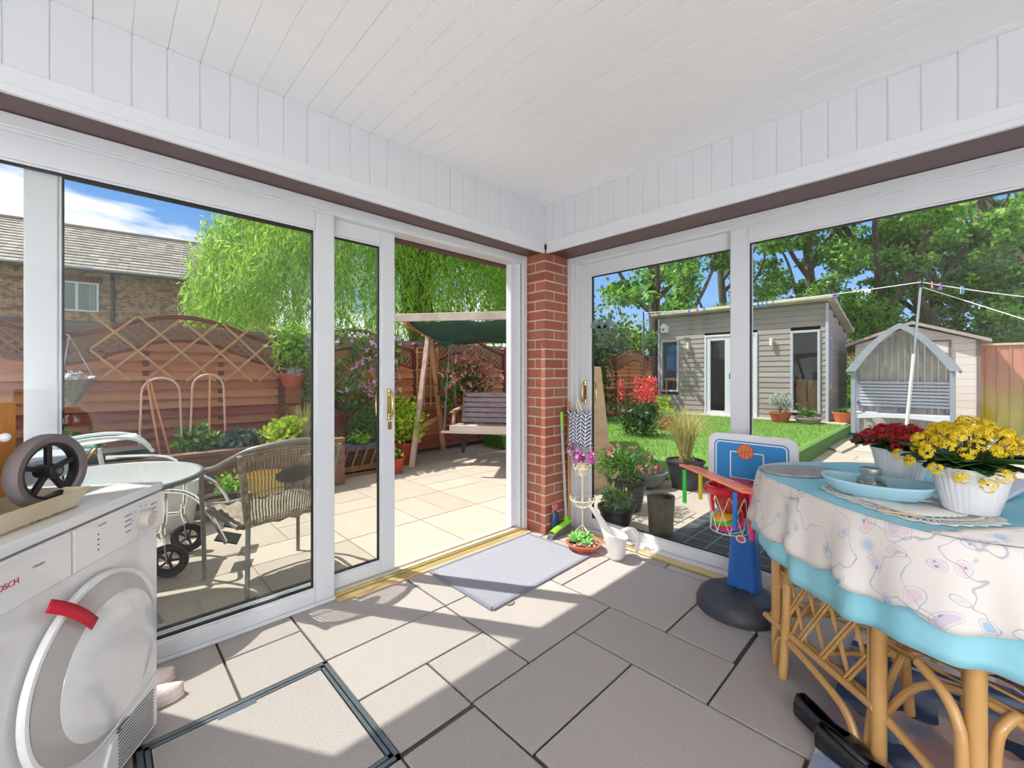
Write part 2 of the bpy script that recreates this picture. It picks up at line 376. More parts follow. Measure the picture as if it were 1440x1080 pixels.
# ================================================================ sliding doors
def ringframe(mb, ax, a0, a1, z0, z1, w, t0, t1, wt=None, wb=None):
    """rectangular frame; ax 'x' runs along X at Y t0..t1, ax 'y' runs along Y at X t0..t1"""
    wt = wt or w; wb = wb or w
    B = (lambda p, q, r, s: mb.box(p, q, t0, t1, r, s)) if ax == 'x' else (lambda p, q, r, s: mb.box(t0, t1, p, q, r, s))
    B(a0, a0+w, z0, z1); B(a1-w, a1, z0, z1); B(a0+w, a1-w, z1-wt, z1); B(a0+w, a1-w, z0, z0+wb)
def leaf(parent, name, ax, a0, a1, z0, z1, t0, t1, w=.098):
    b = MB(); ringframe(b, ax, a0, a1, z0, z1, w, t0, t1, wb=.07)
    p = part(name, b, WHITE, parent, bevel=.006, seg=3)
    i0, i1, j0, j1 = a0+w, a1-w, z0+.07, z1-w
    b = MB(); s = .010; ringframe(b, ax, i0-.001, i1+.001, j0-.001, j1+.001, s, t0+.008, t1-.008); part('glazing_bead', b, WHITE, p, bevel=.003)
    b = MB(); ringframe(b, ax, i0+s-.001, i1-s+.001, j0+s-.001, j1-s+.001, .006, t0+.012, t1-.012); part('gasket', b, GASK, p)
    m = (t0+t1)/2; s += .004; b = MB()
    if ax == 'x': b.box(i0+s, i1-s, m-.009, m+.009, j0+s, j1-s)
    else: b.box(m-.009, m+.009, i0+s, i1-s, j0+s, j1-s)
    part('glass', b, GLASS, p, label='clear double glazed pane')
    return p
dA = thing('door_1', None, None, (.87, 2.38, 0), kind='structure')
b = MB(); ringframe(b, 'x', -.64, 2.415, 0.0, ZS, .045, 2.306, 2.44, wt=.05, wb=.018); b.box(-.595, 2.37, 2.318, 2.428, 2.08, 2.1); b.box(2.35, 2.372, 2.318, 2.43, .02, 2.09)
b.box(2.30, 2.36, 2.372, 2.43, .02, 2.09)
part('outer_frame', b, WHITE, dA, bevel=.005, seg=3)
b = MB(); b.box(.913, 2.4, 2.255, 2.306, 0.0005, .012); b.box(.913, 2.37, 2.306, 2.318, .001, .022); part('threshold', b, GOLD, dA, bevel=.003)
b = MB(); b.box(1.0, 2.38, 2.232, 2.255, .0005, .010); part('timber_strip', b, WOODPALE, dA, bevel=.002)
b = MB(); b.box(.9, 2.35, 2.372, 2.376, .018, .03); b.box(-.6, 2.35, 2.322, 2.326, .018, .026); part('track', b, GOLD, dA)
pA1 = leaf(dA, 'sliding_panel', 'x', -.60, .913, .018, 2.082, 2.312, 2.358)
pA2 = leaf(dA, 'sliding_panel', 'x', -.20, 1.302, .026, 2.082, 2.368, 2.414, w=.088)
b = MB(); b.box(2.352, 2.358, 2.318, 2.37, .03, 2.08); part('brush_seal', b, GASK, dA)
def dhandle(px, py, pz, nx, ny, lockz=-.1):
    """brass pull handle; (nx,ny) faces the room"""
    b = MB(); T = (-ny, nx)
    pts = [(0,-.062),(.018,-.075),(.036,-.06),(.042,0),(.036,.06),(.018,.075),(0,.062)]
    P = spl([(px+nx*u, py+ny*u, pz+v) for u, v in pts], 5); b.tube(P, .0075, 10)
    for s in (-1, 1): b.tube([(px, py, pz+s*.055), (px, py, pz+s*.09)], .011, 10)
    b.bar((px, py, pz-.095), (px, py, pz+.095), .026, .008, (nx, ny, 0))
    return b
h = part('handle', dhandle(1.262, 2.368, 1.035, 0, -1), BRASS, pA2)
b = MB(); b.bar((1.262, 2.362, .885), (1.262, 2.362, .93), .02, .014, (0,-1,0)); part('lock', b, BRASS, h)
part('outer_handle', dhandle(1.232, 2.432, 1.035, 0, 1), BRASS, pA2)
dB = thing('door_2', None, None, (2.75, .5, 0), kind='structure')
b = MB(); ringframe(b, 'y', -1.02, 2.128, 0.0, ZS, .05, BX, 2.815, wt=.05, wb=.018); b.box(BX+.012, 2.8, -.97, 2.08, 2.08, 2.1); b.box(BX+.012, 2.8, 2.04, 2.08, .02, 2.09)
part('outer_frame', b, WHITE, dB, bevel=.005, seg=3)
b = MB(); b.box(2.618, BX, -1.0, 2.06, .0005, .014); part('threshold', b, GOLD, dB, bevel=.004)
pB2 = leaf(dB, 'fixed_panel', 'y', .805, 2.04, .018, 2.085, 2.745, 2.79, w=.095)
pB1 = leaf(dB, 'sliding_panel', 'y', -.975, .905, .018, 2.085, 2.698, 2.742, w=.095)
h = part('handle', dhandle(2.745, 1.99, 1.075, -1, 0), BRASS, pB2)
part('outer_handle', dhandle(2.80, 1.955, 1.075, 1, 0), BRASS, pB2)
# ================================================================ outside ground
b = MB(); b.box(-60, 80, -60, 2.5, -.3, -.06); b.box(-60, 80, 2.5, 90, -.3, -.06); struct('ground', b, mat('far_ground', (120,130,84), .95, c2=(96,112,66), scale=2))
b = MB(); b.box(-7, 16, 2.45, 5.75, -.1, -.006); b.box(2.83, 16, -6, 2.45, -.1, -.006); pat = struct('patio', b, mat('sandy_joint', (140,128,112), .95))
rr = random.Random(8); used = {}
def place(ix, iy):
    for w_, h_ in rr.choice([((2,2),(2,1),(1,1)), ((2,1),(1,2),(1,1)), ((1,2),(2,1),(1,1)), ((2,2),(1,2),(1,1))]):
        if all((ix+i, iy+j) not in used for i in range(w_) for j in range(h_)):
            for i in range(w_):
                for j in range(h_): used[(ix+i, iy+j)] = 1
            return w_, h_
pc = []
for iy in range(-2, 9):
    for ix in range(-20, 46):
        if (ix, iy) in used: continue
        w_, h_ = place(ix, iy); x0 = .39+ix*gs; y0 = 3.08+iy*gs; pc.append((x0, x0+w_*gs, max(y0, 2.46), min(y0+h_*gs, 5.75)))
used = {}
for iy in range(-24, -0):
    for ix in range(0, 34):
        if (ix, iy) in used: continue
        w_, h_ = place(ix, iy); x0 = 2.84+ix*gs; y0 = 2.46+iy*gs; y1 = y0+h_*gs; pc.append((x0, x0+w_*gs, y0, min(y1, 2.455)))
b = MB(); slabs(b, [c for c in pc if c[3] > c[2]+.02 and c[1] > c[0]+.02], .004, -.03, 0.0); part('paving_slabs', b, SLAB_OUT, pat, False, bevel=.003, seg=1)
# raised lawn
LZ = .2
turf = mat('turf', (120,160,66), .9, c2=(96,136,52), scale=14, bump=1.0, bscale=220)
b = MB(); b.box(4.75, 16, 1.40, 5.5, -.02, LZ); lawn = struct('lawn', b, turf)
b = MB(); b.box(4.70, 16, 1.33, 1.40, -.02, LZ+.012); b.box(4.68, 4.75, 1.33, 5.5, -.02, LZ+.012)
struct('lawn_edging', b, mat('turf_edge', (86,130,56), .9, c2=(70,110,48), scale=20, bump=1, bscale=150))
rs = np.random.RandomState(3); P = np.c_[4.8+6*rs.rand(45000), 1.42+4*rs.rand(45000), np.full(45000, LZ)]
GB = leafmat('grass_blade', [(124,164,66),(150,184,86),(104,144,54)], .2)
b = leafmesh(MB(), P, .035, .16, 4, up=((0,0,1.6),.5)); o = solo('lawn_grass', b, GB, 'short green artificial grass covering the raised lawn', 'grass', kind='stuff')
# slabs strip in front of the cabin
b = MB(); b.box(10.45, 10.9, 1.4, 5.5, LZ, LZ+.03); struct('cabin_path', b, SLAB_OUT)
# ================================================================ fence of arched panels
RED = mat('red_fence', (170,92,70), .8, c2=(132,68,52), scale=5, stretch=(1,1,6), island=[(200,106,82),(138,66,54),(188,128,84),(120,58,48),(208,144,98),(160,80,62)], bump=.3)
REDP = mat('red_post', (120,60,46), .8, c2=(104,52,40), scale=4)
LATT = mat('pale_lath', (196,158,110), .75, c2=(176,140,96), scale=6)
DLATT = mat('brown_lath', (150,104,70), .75)
FY = 5.64
garden_fence = thing('garden_fence', 'red-brown garden fence of arched panels with lattice tops behind the patio', 'fence', (1.6, FY, 0))
def arch_panel(x0, dark=False):
    W = 1.80; X = lambda u: x0+W/2+u*W/2
    zo = lambda u: 1.58+.24*(.5+.5*math.cos(PI*u))**.8; zi = lambda u: 1.30+.27*(.5+.5*math.cos(PI*u))**.8
    n = 24; us = [-1+2*i/n for i in range(n+1)]
    b = MB(); k = 0; z = .08
    while z < 1.6:
        z1 = z+.105
        seg = [u for u in us if zi(u)-.02 > z]
        if len(seg) > 1:
            poly = [(X(seg[0]), z), (X(seg[-1]), z)]+[(X(u), min(z1, zi(u)-.01)) for u in reversed(seg)]
            b.prism(poly, 'y', FY-.012, FY+.000); q0 = len(b.v)-2*len(poly)
            for i_ in range(q0, len(b.v)):
                v_ = b.v[i_]; b.v[i_] = (v_[0], v_[1]-.030*(z1-v_[2])/.105, v_[2])
        z += .098; k += 1
    t = part('fence_panel', b, RED, garden_fence)
    b = MB()
    for f, q in ((zo, .022), (zi, .018)):
        rows = []
        for u in us:
            rows.append([(X(u), FY-.02, f(u)-q), (X(u), FY+.02, f(u)-q), (X(u), FY+.02, f(u)+q), (X(u), FY-.02, f(u)+q)])
        b.grid(rows, True)
    b.box(X(-1), X(-1)+.035, FY-.02, FY+.02, .05, zo(-1)); b.box(X(1)-.035, X(1), FY-.02, FY+.02, .05, zo(1))
    for q in (-.35, .35): b.box(X(q)-.025, X(q)+.025, FY-.03, FY-.012, .08, zi(q))
    part('rails', b, REDP, t, bevel=.003)
    b = MB(); step = .085
    for sgn in (1, -1):
        c = -4.0
        while c < 4:
            # lath z = c + sgn*x clipped between the two arches
            pts = []
            for i in range(97):
                u = -1+2*i/96; zz = 1.45+c+sgn*(u*W/2)
                if zi(u) < zz < zo(u): pts.append((X(u), FY+(.004*sgn), zz))
            if len(pts) > 1: b.bar(pts[0], pts[-1], .004, .016, (0, 0, 1)) if False else b.bar(pts[0], pts[-1], .006, .018, Vector((pts[-1][0]-pts[0][0], 0, pts[-1][2]-pts[0][2])).cross(Vector((0,1,0))))
            c += step
    part('lattice', b, DLATT, t)
    return t
fx = [-.25+1.85*i for i in (-2,-1,0,1,2,3,4,5)]
for x in fx: arch_panel(x)
for i in range(9):
    x = -.25-.025+1.85*(i-2)
    b = MB(); b.box(x-.035, x+.035, FY-.045, FY+.045, -.03, 1.66); b.prism([(x-.045,1.66),(x+.045,1.66),(x,1.70)], 'y', FY-.05, FY+.05)
    part('fence_post', b, REDP, garden_fence, bevel=.004)
# neighbour's weathered boards behind
b = MB(); x = -5.6
while x < 12: b.box(x, x+2.39, 5.93, 5.96, -.05, 1.74); b.box(x, x+2.39, 5.90, 5.93, 1.45, 1.70); x += 2.4
solo('neighbour_fence', b, mat('weathered_board', (140,128,112), .9, c2=(112,104,92), scale=3, stretch=(1,1,8)), 'weathered grey-brown board fence rising behind the arched panels', 'fence')
# lattice trellises
def trellis(x0, x1, z0, z1, step, label, y=5.55, mode='diag', shear=0.0):
    b = MB()
    if mode == 'diag':
        c = -4
        while c < 5:
            for sg in (1, -1):
                pts = []
                for i in range(161):
                    x = x0+(x1-x0)*i/160; zz = (z0+z1)/2+c+sg*(x-(x0+x1)/2)*1.02
                    if z0+shear*(x-x0) < zz < z1+shear*(x-x0): pts.append((x, y+.004*sg, zz))
                if len(pts) > 2: b.bar(pts[0], pts[-1], .008, .020, Vector((pts[-1][0]-pts[0][0], 0, pts[-1][2]-pts[0][2])).cross(Vector((0,1,0))))
            c += step
    else:
        n = 4
        for i in range(n): x = x0+(x1-x0)*i/(n-1); b.bar((x, y, z0), (x, y, z1), .02, .012, (0,1,0))
        k = int((z1-z0)/step)
        for j in range(k+1): z = z0+.05+j*step; b.bar((x0-.03, y-.01, z), (x1+.03, y-.01, z), .012, .02, (0,0,1))
    return solo('garden_trellis', b, LATT, label, 'trellis')
trellis(-.06, 1.62, 1.16, 1.80, .345, 'wide diamond trellis fixed on the fence above the wire hoops', shear=-.02)
trellis(2.0, 3.02, .85, 1.45, .25, 'diamond trellis behind the pink clematis flowers')
trellis(3.42, 3.78, .72, 1.62, .26, 'narrow square-mesh trellis behind the swing frame', mode='sq')
# ================================================================ leaf palettes
LF = dict(mid=leafmat('leaf_mid', [(70,120,40),(104,152,56),(52,96,34),(130,170,70)]), bright=leafmat('leaf_bright', [(150,200,60),(110,170,40),(176,214,80),(90,150,40)]),
 dark=leafmat('leaf_dark', [(40,80,36),(60,104,44),(30,64,32)]), willow=leafmat('leaf_willow', [(166,206,66),(132,184,54),(192,222,90),(104,158,46),(214,234,124)], .6),
 tree=leafmat('leaf_tree', [(116,176,60),(76,136,50),(160,204,80),(54,108,44),(186,220,104)], .55), lime=leafmat('leaf_lime', [(176,200,50),(150,184,40),(206,220,80),(120,160,40)]),
 straw=leafmat('grass_straw', [(214,196,130),(190,190,90),(226,210,160),(160,170,60)]), grey=leafmat('leaf_grey', [(190,196,186),(170,178,166),(214,216,206)]),
 blue=leafmat('leaf_blue', [(70,96,90),(50,74,80),(90,120,96)]), fleshy=leafmat('leaf_fleshy', [(120,176,80),(150,196,110),(90,150,70)], .2, .3),
 kal=leafmat('leaf_kalanchoe', [(34,70,32),(50,92,40),(26,56,28)], .1, .35))
FL = dict(red=leafmat('petal_red', [(196,24,34),(170,14,26),(214,50,56)], .2), yellow=leafmat('petal_yellow', [(248,222,36),(238,204,16),(252,232,80)], .3), pink=leafmat('petal_pink', [(226,190,214),(210,160,200),(240,220,232)], .2),
 magenta=leafmat('petal_magenta', [(176,40,140),(206,110,190),(236,200,230)], .2), coral=leafmat('petal_coral', [(226,60,60),(240,96,90),(200,40,46)], .2), salmon=leafmat('petal_salmon', [(226,150,140),(200,100,110),(240,200,190),(150,60,90)], .2), white=leafmat('petal_white', [(236,236,240),(220,222,230)], .2))
BARK = mat('bark', (104,92,78), .9, c2=(76,66,56), scale=9, stretch=(1,1,.3), bump=.8)
STEM = mat('green_stem', (84,104,50), .7)
# ================================================================ trees
def tree(label, x, y, h, tr, bends, crown, seed, nl=900, ls=.17, mt='tree', forks=3):
    """crown: list of (dx,dy,z,rx,rz)"""
    t = thing('broadleaf_tree', label, 'tree', (x, y, -.05)); rs = np.random.RandomState(seed); b = MB()
    P = spl([(x+bx, y+by, z) for bx, by, z in bends], 6); n = len(P)
    b.tube(P, [tr*(1-.6*i/(n-1)) for i in range(n)], 12)
    for k in range(forks+4):
        p = P[int(n*(.35+.55*k/(forks+3)))-1]; a = rs.rand()*6.28; l = 1.4+rs.rand()*1.8
        q = [p, p+Vector((math.cos(a)*l*.4, math.sin(a)*l*.4, l*.45)), p+Vector((math.cos(a)*l*.8, math.sin(a)*l*.8, l*1.2)), p+Vector((math.cos(a+.4)*l, math.sin(a+.4)*l, l*1.9))]
        S = spl(q, 4); b.tube(S, [tr*.42*(1-.8*i/(len(S)-1)) for i in range(len(S))], 7)
    part('trunk', b, BARK, t)
    b = MB()
    for i, (dx, dy, z, rx, rz) in enumerate(crown):
        leafmesh(b, blob(rs, nl, (x+dx, y+dy, z), (rx, rx, rz), .25), ls, .62, seed*31+i, fold=.3)
    part('foliage', b, LF[mt], t)
    return t
def crown_rand(seed, n, R, z0, z1, r0=.5, r1=1.1):
    q = random.Random(seed); out = []
    for i in range(n):
        a = q.random()*6.28; d = R*q.random()**.6; out.append((math.cos(a)*d, math.sin(a)*d, z0+(z1-z0)*q.random(), q.uniform(r0, r1), q.uniform(r0*.5, r1*.6)))
    return out
def pt(px, d):   # ground position on the ray through a pixel column at depth d
    k = (px-720)/596; F = Vector((math.cos(TH), math.sin(TH))); R = Vector((math.sin(TH), -math.cos(TH))); v = (F+R*k)*d; return v.x, v.y
TL = [('tall tree with a straight thick grey trunk behind the left end of the timber cabin', 920, 13.5, 9, .24, [(0,0,0),(.1,0,2),(0,.05,4.5),(.1,0,9)], 30, 3.0, 3.6, 10.5),
 ('slender tree rising behind the cabin roof left of the door stile', 1018, 17, 10, .2, [(0,0,0),(.1,0,3),(-.1,.1,6),(.3,0,10)], 30, 3.0, 4.2, 11),
 ('tree with an S-bent trunk forking above the cabin roof', 1140, 17, 10, .24, [(0,0,0),(.2,0,3),(-.1,0,5),(.1,.1,7),(.9,-.6,10)], 36, 3.2, 4.0, 10.5),
 ('big tree with a thick trunk leaning right, behind the cabin corner', 1208, 15.5, 10, .34, [(0,0,0),(.3,-.3,2.5),(.6,-.6,4.5),(.9,-.9,6),(1.3,-1.2,10)], 36, 3.2, 4.2, 10.5),
 ('tree with a curved trunk right behind the arch of the garden seat', 1330, 15, 10, .24, [(0,0,0),(-.2,.3,2.8),(-.7,.8,4.2),(-.8,.9,6),(-.5,.8,9)], 30, 3.0, 3.6, 10.5),
 ('dark tree behind the clothes prop with a crooked trunk', 1300, 18, 10, .26, [(0,0,0),(.1,0,3),(.5,-.3,4.5),(.1,0,7),(0,0,10)], 36, 3.4, 2.6, 10),
 ('dense leafy tree above the shed roof', 1385, 17, 10, .26, [(0,0,0),(.1,0,3),(.3,-.2,5),(-.1,.1,8),(0,0,10)], 44, 3.2, 2.0, 10),
 ('leafy tree at the far right above the board fence', 1470, 14, 10, .24, [(0,0,0),(.1,0,3),(-.1,.1,6),(.1,0,9)], 46, 3.0, 1.8, 9.5)]
for i, (l, px, d, h, tr, bd, n, R_, z0, z1) in enumerate(TL):
    x, y = pt(px, d); tree(l, x, y, h, tr, bd, crown_rand(50+i, int(n*1.1), R_*1.1, max(1.8, z0-1.4), z1-1, .38, .85), 70+i, 430, .145)
# background shrubs behind the cabin and fence
def shrub(name, label, x, y, z0, rx, rz, n, ls, mt, seed, cat='shrub', k=7, asp=.6, grp=None):
    rs = np.random.RandomState(seed); b = MB()
    for i in range(k):
        a = rs.rand()*6.28; q = rx*.55*rs.rand()
        leafmesh(b, blob(rs, n//k, (x+math.cos(a)*q, y+math.sin(a)*q, z0+rz*(.35+.9*rs.rand())), (rx*.6, rx*.6, rz*.5), .3), ls, asp, seed*7+i, fold=.3)
    t = thing(name, label, cat, (x, y, z0), group=grp); part('foliage', b, LF[mt], t)
    b = MB(); 
    for i in range(5): a = i*1.3; b.tube(spl([(x, y, z0-.02), (x+math.cos(a)*rx*.2, y+math.sin(a)*rx*.2, z0+rz*.6), (x+math.cos(a)*rx*.5, y+math.sin(a)*rx*.5, z0+rz*1.3)], 4), rx*.03, 5)
    part('stems', b, BARK, t); return t
for px, d, z, rx, rz, mt, l in ((850,14,0,1.4,2.2,'mid','mid green tall bush beyond the tan garden box'), (885,15,0,1.3,1.9,'lime','yellowish tall bush beyond the arched fence, left of the cabin'),
    (830,9.4,0,.9,1.9,'dark','dark climbing shrub by the left door jamb'), (1205,15,0,1.2,1.1,'bright','bright green hedge in the gap between cabin and arbour'),
    (1120,22,0,3.0,2.6,'dark','dark hedge mass behind the cabin'), (1340,21,0,4.0,2.4,'mid','broad hedge behind the shed'), (1450,18,0,3.0,2.6,'tree','broad hedge behind the board fence on the right'), (980,22,0,3,2.4,'mid','hedge beyond the cabin roof on the left')):
    x, y = pt(px, d); shrub('garden_shrub', l, x, y, z, rx, rz, int(3500 if d > 12 else 2600), .16 if d > 12 else .09, mt, int(px), k=12)
# ================================================================ weeping willow
def willow():
    x, y = 6.3, 10.2; t = thing('weeping_willow', 'huge weeping willow with trailing bright green branches behind the arched fence', 'tree', (x, y, -.05))
    rs = np.random.RandomState(5); b = MB(); b.tube(spl([(x,y,-.05),(x+.2,y,2),(x-.1,y,3.6),(x,y,5)], 5), [.4]*11+[.3]*5, 12)
    pts = []
    for k in range(3400):
        a = rs.rand()*6.28; r = rs.rand()**.5
        ex, ey = x+math.cos(a)*r*4.9, y+math.sin(a)*r*3.1; top = 7.6-4.2*r**2.4+rs.normal()*.2+.35*math.sin(a*7+r*6)
        ln = 1.0+rs.rand()*1.9; m = int(ln/.085); sw = rs.normal(size=2)*.12; nx = math.cos(a)*.5
        for j in range(m):
            f = j/m; px_ = ex+sw[0]*f+nx*min(f*3, 1)*.5+rs.normal()*.03; py_ = ey+sw[1]*f+rs.normal()*.03; pz = top-ln*f
            if pz < .3: break
            pts.append((px_, py_, pz)); pts.append((px_+rs.normal()*.05, py_+rs.normal()*.05, pz-.03))
    for k in range(16):
        a = k*.393; l = 2.2+rs.rand()*1.5
        b.tube(spl([(x,y,3.4),(x+math.cos(a)*l*.5,y+math.sin(a)*l*.4,5.4),(x+math.cos(a)*l,y+math.sin(a)*l*.7,5.6),(x+math.cos(a)*l*1.15,y+math.sin(a)*l*.8,4.4)], 4), .05, 6)
    part('trunk', b, BARK, t)
    b = leafmesh(MB(), np.array(pts), .15, .17, 9, up=((0,0,-1.5),.75), fold=.1); part('foliage', b, LF['willow'], t)
willow()
# ================================================================ brick house behind
HB = brickmat('house_brick', (138,88,68), (176,140,104), (184,168,146), .225, .075, .008, extra=((128,92,78), 5.0))
ROOF = mat('roof_tile', (128,118,108), .85, island=[(164,152,136),(136,126,116),(178,166,150),(118,110,102),(150,136,120)], c2=(104,98,90), scale=3)
def house():
    t = thing('brick_house', 'brown brick house with tiled roof beyond the garden fence', 'house', (-1.11, 21.65, -.05), math.radians(-8.9))
    b = MB(); b.box(-9, 6.6, .0, 8, 0, 4.95); b.prism([(0,4.9),(8,4.9),(4,7.3)], 'x', 6.35, 6.6); part('walls', b, HB, t, False)
    b = MB(); n = 15; ez, rz = 4.98, 7.45
    for side in (0, 1):
        for i in range(n):
            f0, f1 = i/n, (i+1.25)/n; x = -9.2
            while x < 6.75:
                w_ = .29; y0 = -.35+f0*4.35; y1 = -.35+min(f1, 1)*4.35; z0 = ez+(rz-ez)*f0; z1 = ez+(rz-ez)*min(f1, 1)
                if side: y0, y1 = 8-y0, 8-y1
                b.add([(x,y0,z0),(x+w_,y0,z0),(x+w_,y1,z1-.02),(x,y1,z1-.02),(x,y0,z0+.05),(x+w_,y0,z0+.05),(x+w_,y1,z1+.0),(x,y1,z1+.0)], [(3,2,1,0),(4,5,6,7),(0,1,5,4),(1,2,6,5),(2,3,7,6),(3,0,4,7)])
                x += .3
            if side and i > 2: break
    b.tube([(-9.2,4,rz+.02),(6.75,4,rz+.02)], .10, 8)
    part('roof', b, ROOF, t, False)
    b = MB(); b.tube([(-9.2,-.40,4.93),(6.75,-.40,4.93)], .06, 8); b.tube([(1.50,-.34,4.9),(1.50,-.07,4.7),(1.50,-.07,0)], .05, 8); part('gutter', b, mat('dark_gutter', (52,54,60), .5), t, False)
    for k, (x0, x1) in enumerate(((-.0, 1.12), (-4.6, -3.4))):
        b = MB(); ringframe(b, 'x', x0, x1, 3.50, 4.55, .06, -.04, .03); b.box((x0+x1)/2-.05, (x0+x1)/2+.03, -.04, .03, 3.55, 4.5); w_ = part('window', b, WHITE, t, False, bevel=.008)
        b = MB(); b.box(x0+.05, x1-.05, -.012, -.004, 3.55, 4.5); part('pane', b, glassmat('house_glass', (.5,.6,.6), .12) if k == 0 else bpy.data.materials['house_glass'], w_, False)
        b = MB(); b.box(x0+.06, x1-.06, .0, .004, 3.56, 4.49); part('room_behind', b, mat('room_dark', (96,112,110), .9, c2=(150,164,156), scale=2), w_, False)
        b = MB(); rows = [[(x1-.30+.03*i, -.004+.006*math.sin(i*2.2), z) for i in range(9)] for z in (3.56, 4.49)]; b.grid(rows); part('curtain', b, mat('net_curtain', (206,216,206), .9), w_, False, solid=.002)
        b = MB()
        for i in range(14): b.box(x0-.1+i*.095, x0-.1+i*.095+.082, -.012, .0, 4.56, 4.78)
        part('soldier_course', b, mat('soldier_brick', (120,72,56), .85, island=[(124,76,60),(100,64,54),(140,90,66)]), t, False)
house()
b = MB(); x, y = pt(1212, 34); t = thing('distant_house', 'pale house with brown roof glimpsed through the trees above the arbour', 'house', (x, y, 0))
b.box(x-3, x+3, y-3, y+3, -.05, 3.2); part('walls', b, HB, t)
b = MB(); b.prism([(y-3.3,3.1),(y+3.3,3.1),(y,5.2)], 'x', x-3.2, x+3.2); part('roof', b, ROOF, t)
# ================================================================ planting and pots on the patio
def potmesh(x, y, z, r0, r1, h, rim=.012, n=28):
    return MB().lathe([(r0*.98,0),(r0,.004),(r1*.985,h-rim*2),(r1+rim*.7,h-rim*1.9),(r1+rim*.7,h),(r1-.008,h),(r1-.014,h-.03),(.001,h-.03)], n, (x, y, z))
def potted(name, label, cat, x, y, z, r0, r1, h, pm, fol, seed=0, rim=.012, flowers=None, group=None, stems=6, up=None):
    """fol: (n, radius, height, leaf size, aspect, palette)"""
    t = thing(name, label, cat, (x, y, z), group=group); rs = np.random.RandomState(seed+11)
    part('pot', potmesh(x, y, z, r0, r1, h, rim), pm, t); part('soil', MB().lathe([(.001,h-.028),(r1-.015,h-.026)], 20, (x, y, z), cap=False), SOIL, t)
    n, R_, H_, ls, asp, pal = fol
    b = MB()
    for k in range(5):
        a = rs.rand()*6.28; q = R_*.4*rs.rand()
        leafmesh(b, blob(rs, n//5, (x+math.cos(a)*q, y+math.sin(a)*q, z+h+H_*(.3+.4*rs.rand())), (R_*.7, R_*.7, H_*.45), .15), ls, asp, seed*9+k, up=up)
    part('foliage', b, LF[pal], t)
    b = MB()
    for k in range(stems): a = rs.rand()*6.28; b.tube(spl([(x, y, z+h-.03), (x+math.cos(a)*R_*.25, y+math.sin(a)*R_*.25, z+h+H_*.5), (x+math.cos(a)*R_*.6, y+math.sin(a)*R_*.6, z+h+H_*.85)], 4), max(.003, R_*.015), 5)
    part('stems', b, STEM, t)
    if flowers:
        m, fs, fp = flowers; b = MB(); cs = blob(rs, m, (x, y, z+h+H_*.6), (R_*.9, R_*.9, H_*.5), .8)
        for i, c in enumerate(cs): leafmesh(b, np.repeat(c[None], 6, 0), fs, .6, seed+i)
        part('flowers', b, FL[fp], t)
    return t
# raised bed along the fence
bed = thing('raised_bed', 'low timber-edged raised bed along the fence, filled with leafy plants', 'planter', (.4, 5.05, 0))
b = MB(); b.box(-4.5, 1.95, 4.66, 4.70, -.0, .50); b.box(-4.5, 1.95, 4.64, 4.76, .48, .515); b.box(1.91, 1.95, 4.70, 5.55, 0, .50)
for x in (-3.2,-2.0,-.8,.4,1.5): b.box(x, x+.06, 4.62, 4.66, 0, .48)
part('edging', b, mat('bed_board', (140,104,84), .8, c2=(112,84,70), scale=4, stretch=(1,1,6)), bed, bevel=.003)
b = MB(); b.box(-4.5, 1.91, 4.70, 5.55, 0, .44); part('soil', b, SOIL, bed)
for i, (x, y, rx, rz, n, ls, mt, l, fw) in enumerate(((.66,4.95,.26,.20,700,.07,'mid','leafy green bush in the raised bed beneath the wire hoops',None),(1.0,4.9,.24,.15,650,.07,'blue','bushy blue-green plant in the raised bed right of the hoops',None),
    (1.40,4.9,.24,.19,800,.065,'lime','lime green clump at the right end of the raised bed',None),(-.2,5.0,.3,.2,500,.06,'mid','low green plant in the raised bed at the left',None),(-1.6,5.0,.4,.25,600,.07,'mid','low green plant in the raised bed, far left',None))):
    shrub('bedding_plant', l, x, y, .43, rx, rz, n, ls, mt, 200+i, 'plant', k=7)
# fountain grass at right end of the bed
def grasstuft(b, x, y, z, n, h, spread, seed, r=.0028):
    q = random.Random(seed)
    for i in range(n):
        a = q.random()*6.28; s = spread*q.random(); hh = h*q.uniform(.6, 1)
        P = [(x+math.cos(a)*.03, y+math.sin(a)*.03, z), (x+math.cos(a)*s*.35, y+math.sin(a)*s*.35, z+hh*.6), (x+math.cos(a)*s*.75, y+math.sin(a)*s*.75, z+hh*.95), (x+math.cos(a)*s*1.15, y+math.sin(a)*s*1.15, z+hh*(.95-.25*s/spread))]
        S = spl(P, 3); b.tube(S, [r*(1-.85*j/(len(S)-1)) for j in range(len(S))], 3)
    return b
b = grasstuft(MB(), 1.62, 4.95, .44, 90, .5, .22, 5); solo('ornamental_grass', b, LF['straw'], 'wispy straw-coloured grass tuft at the right end of the raised bed', 'grass')
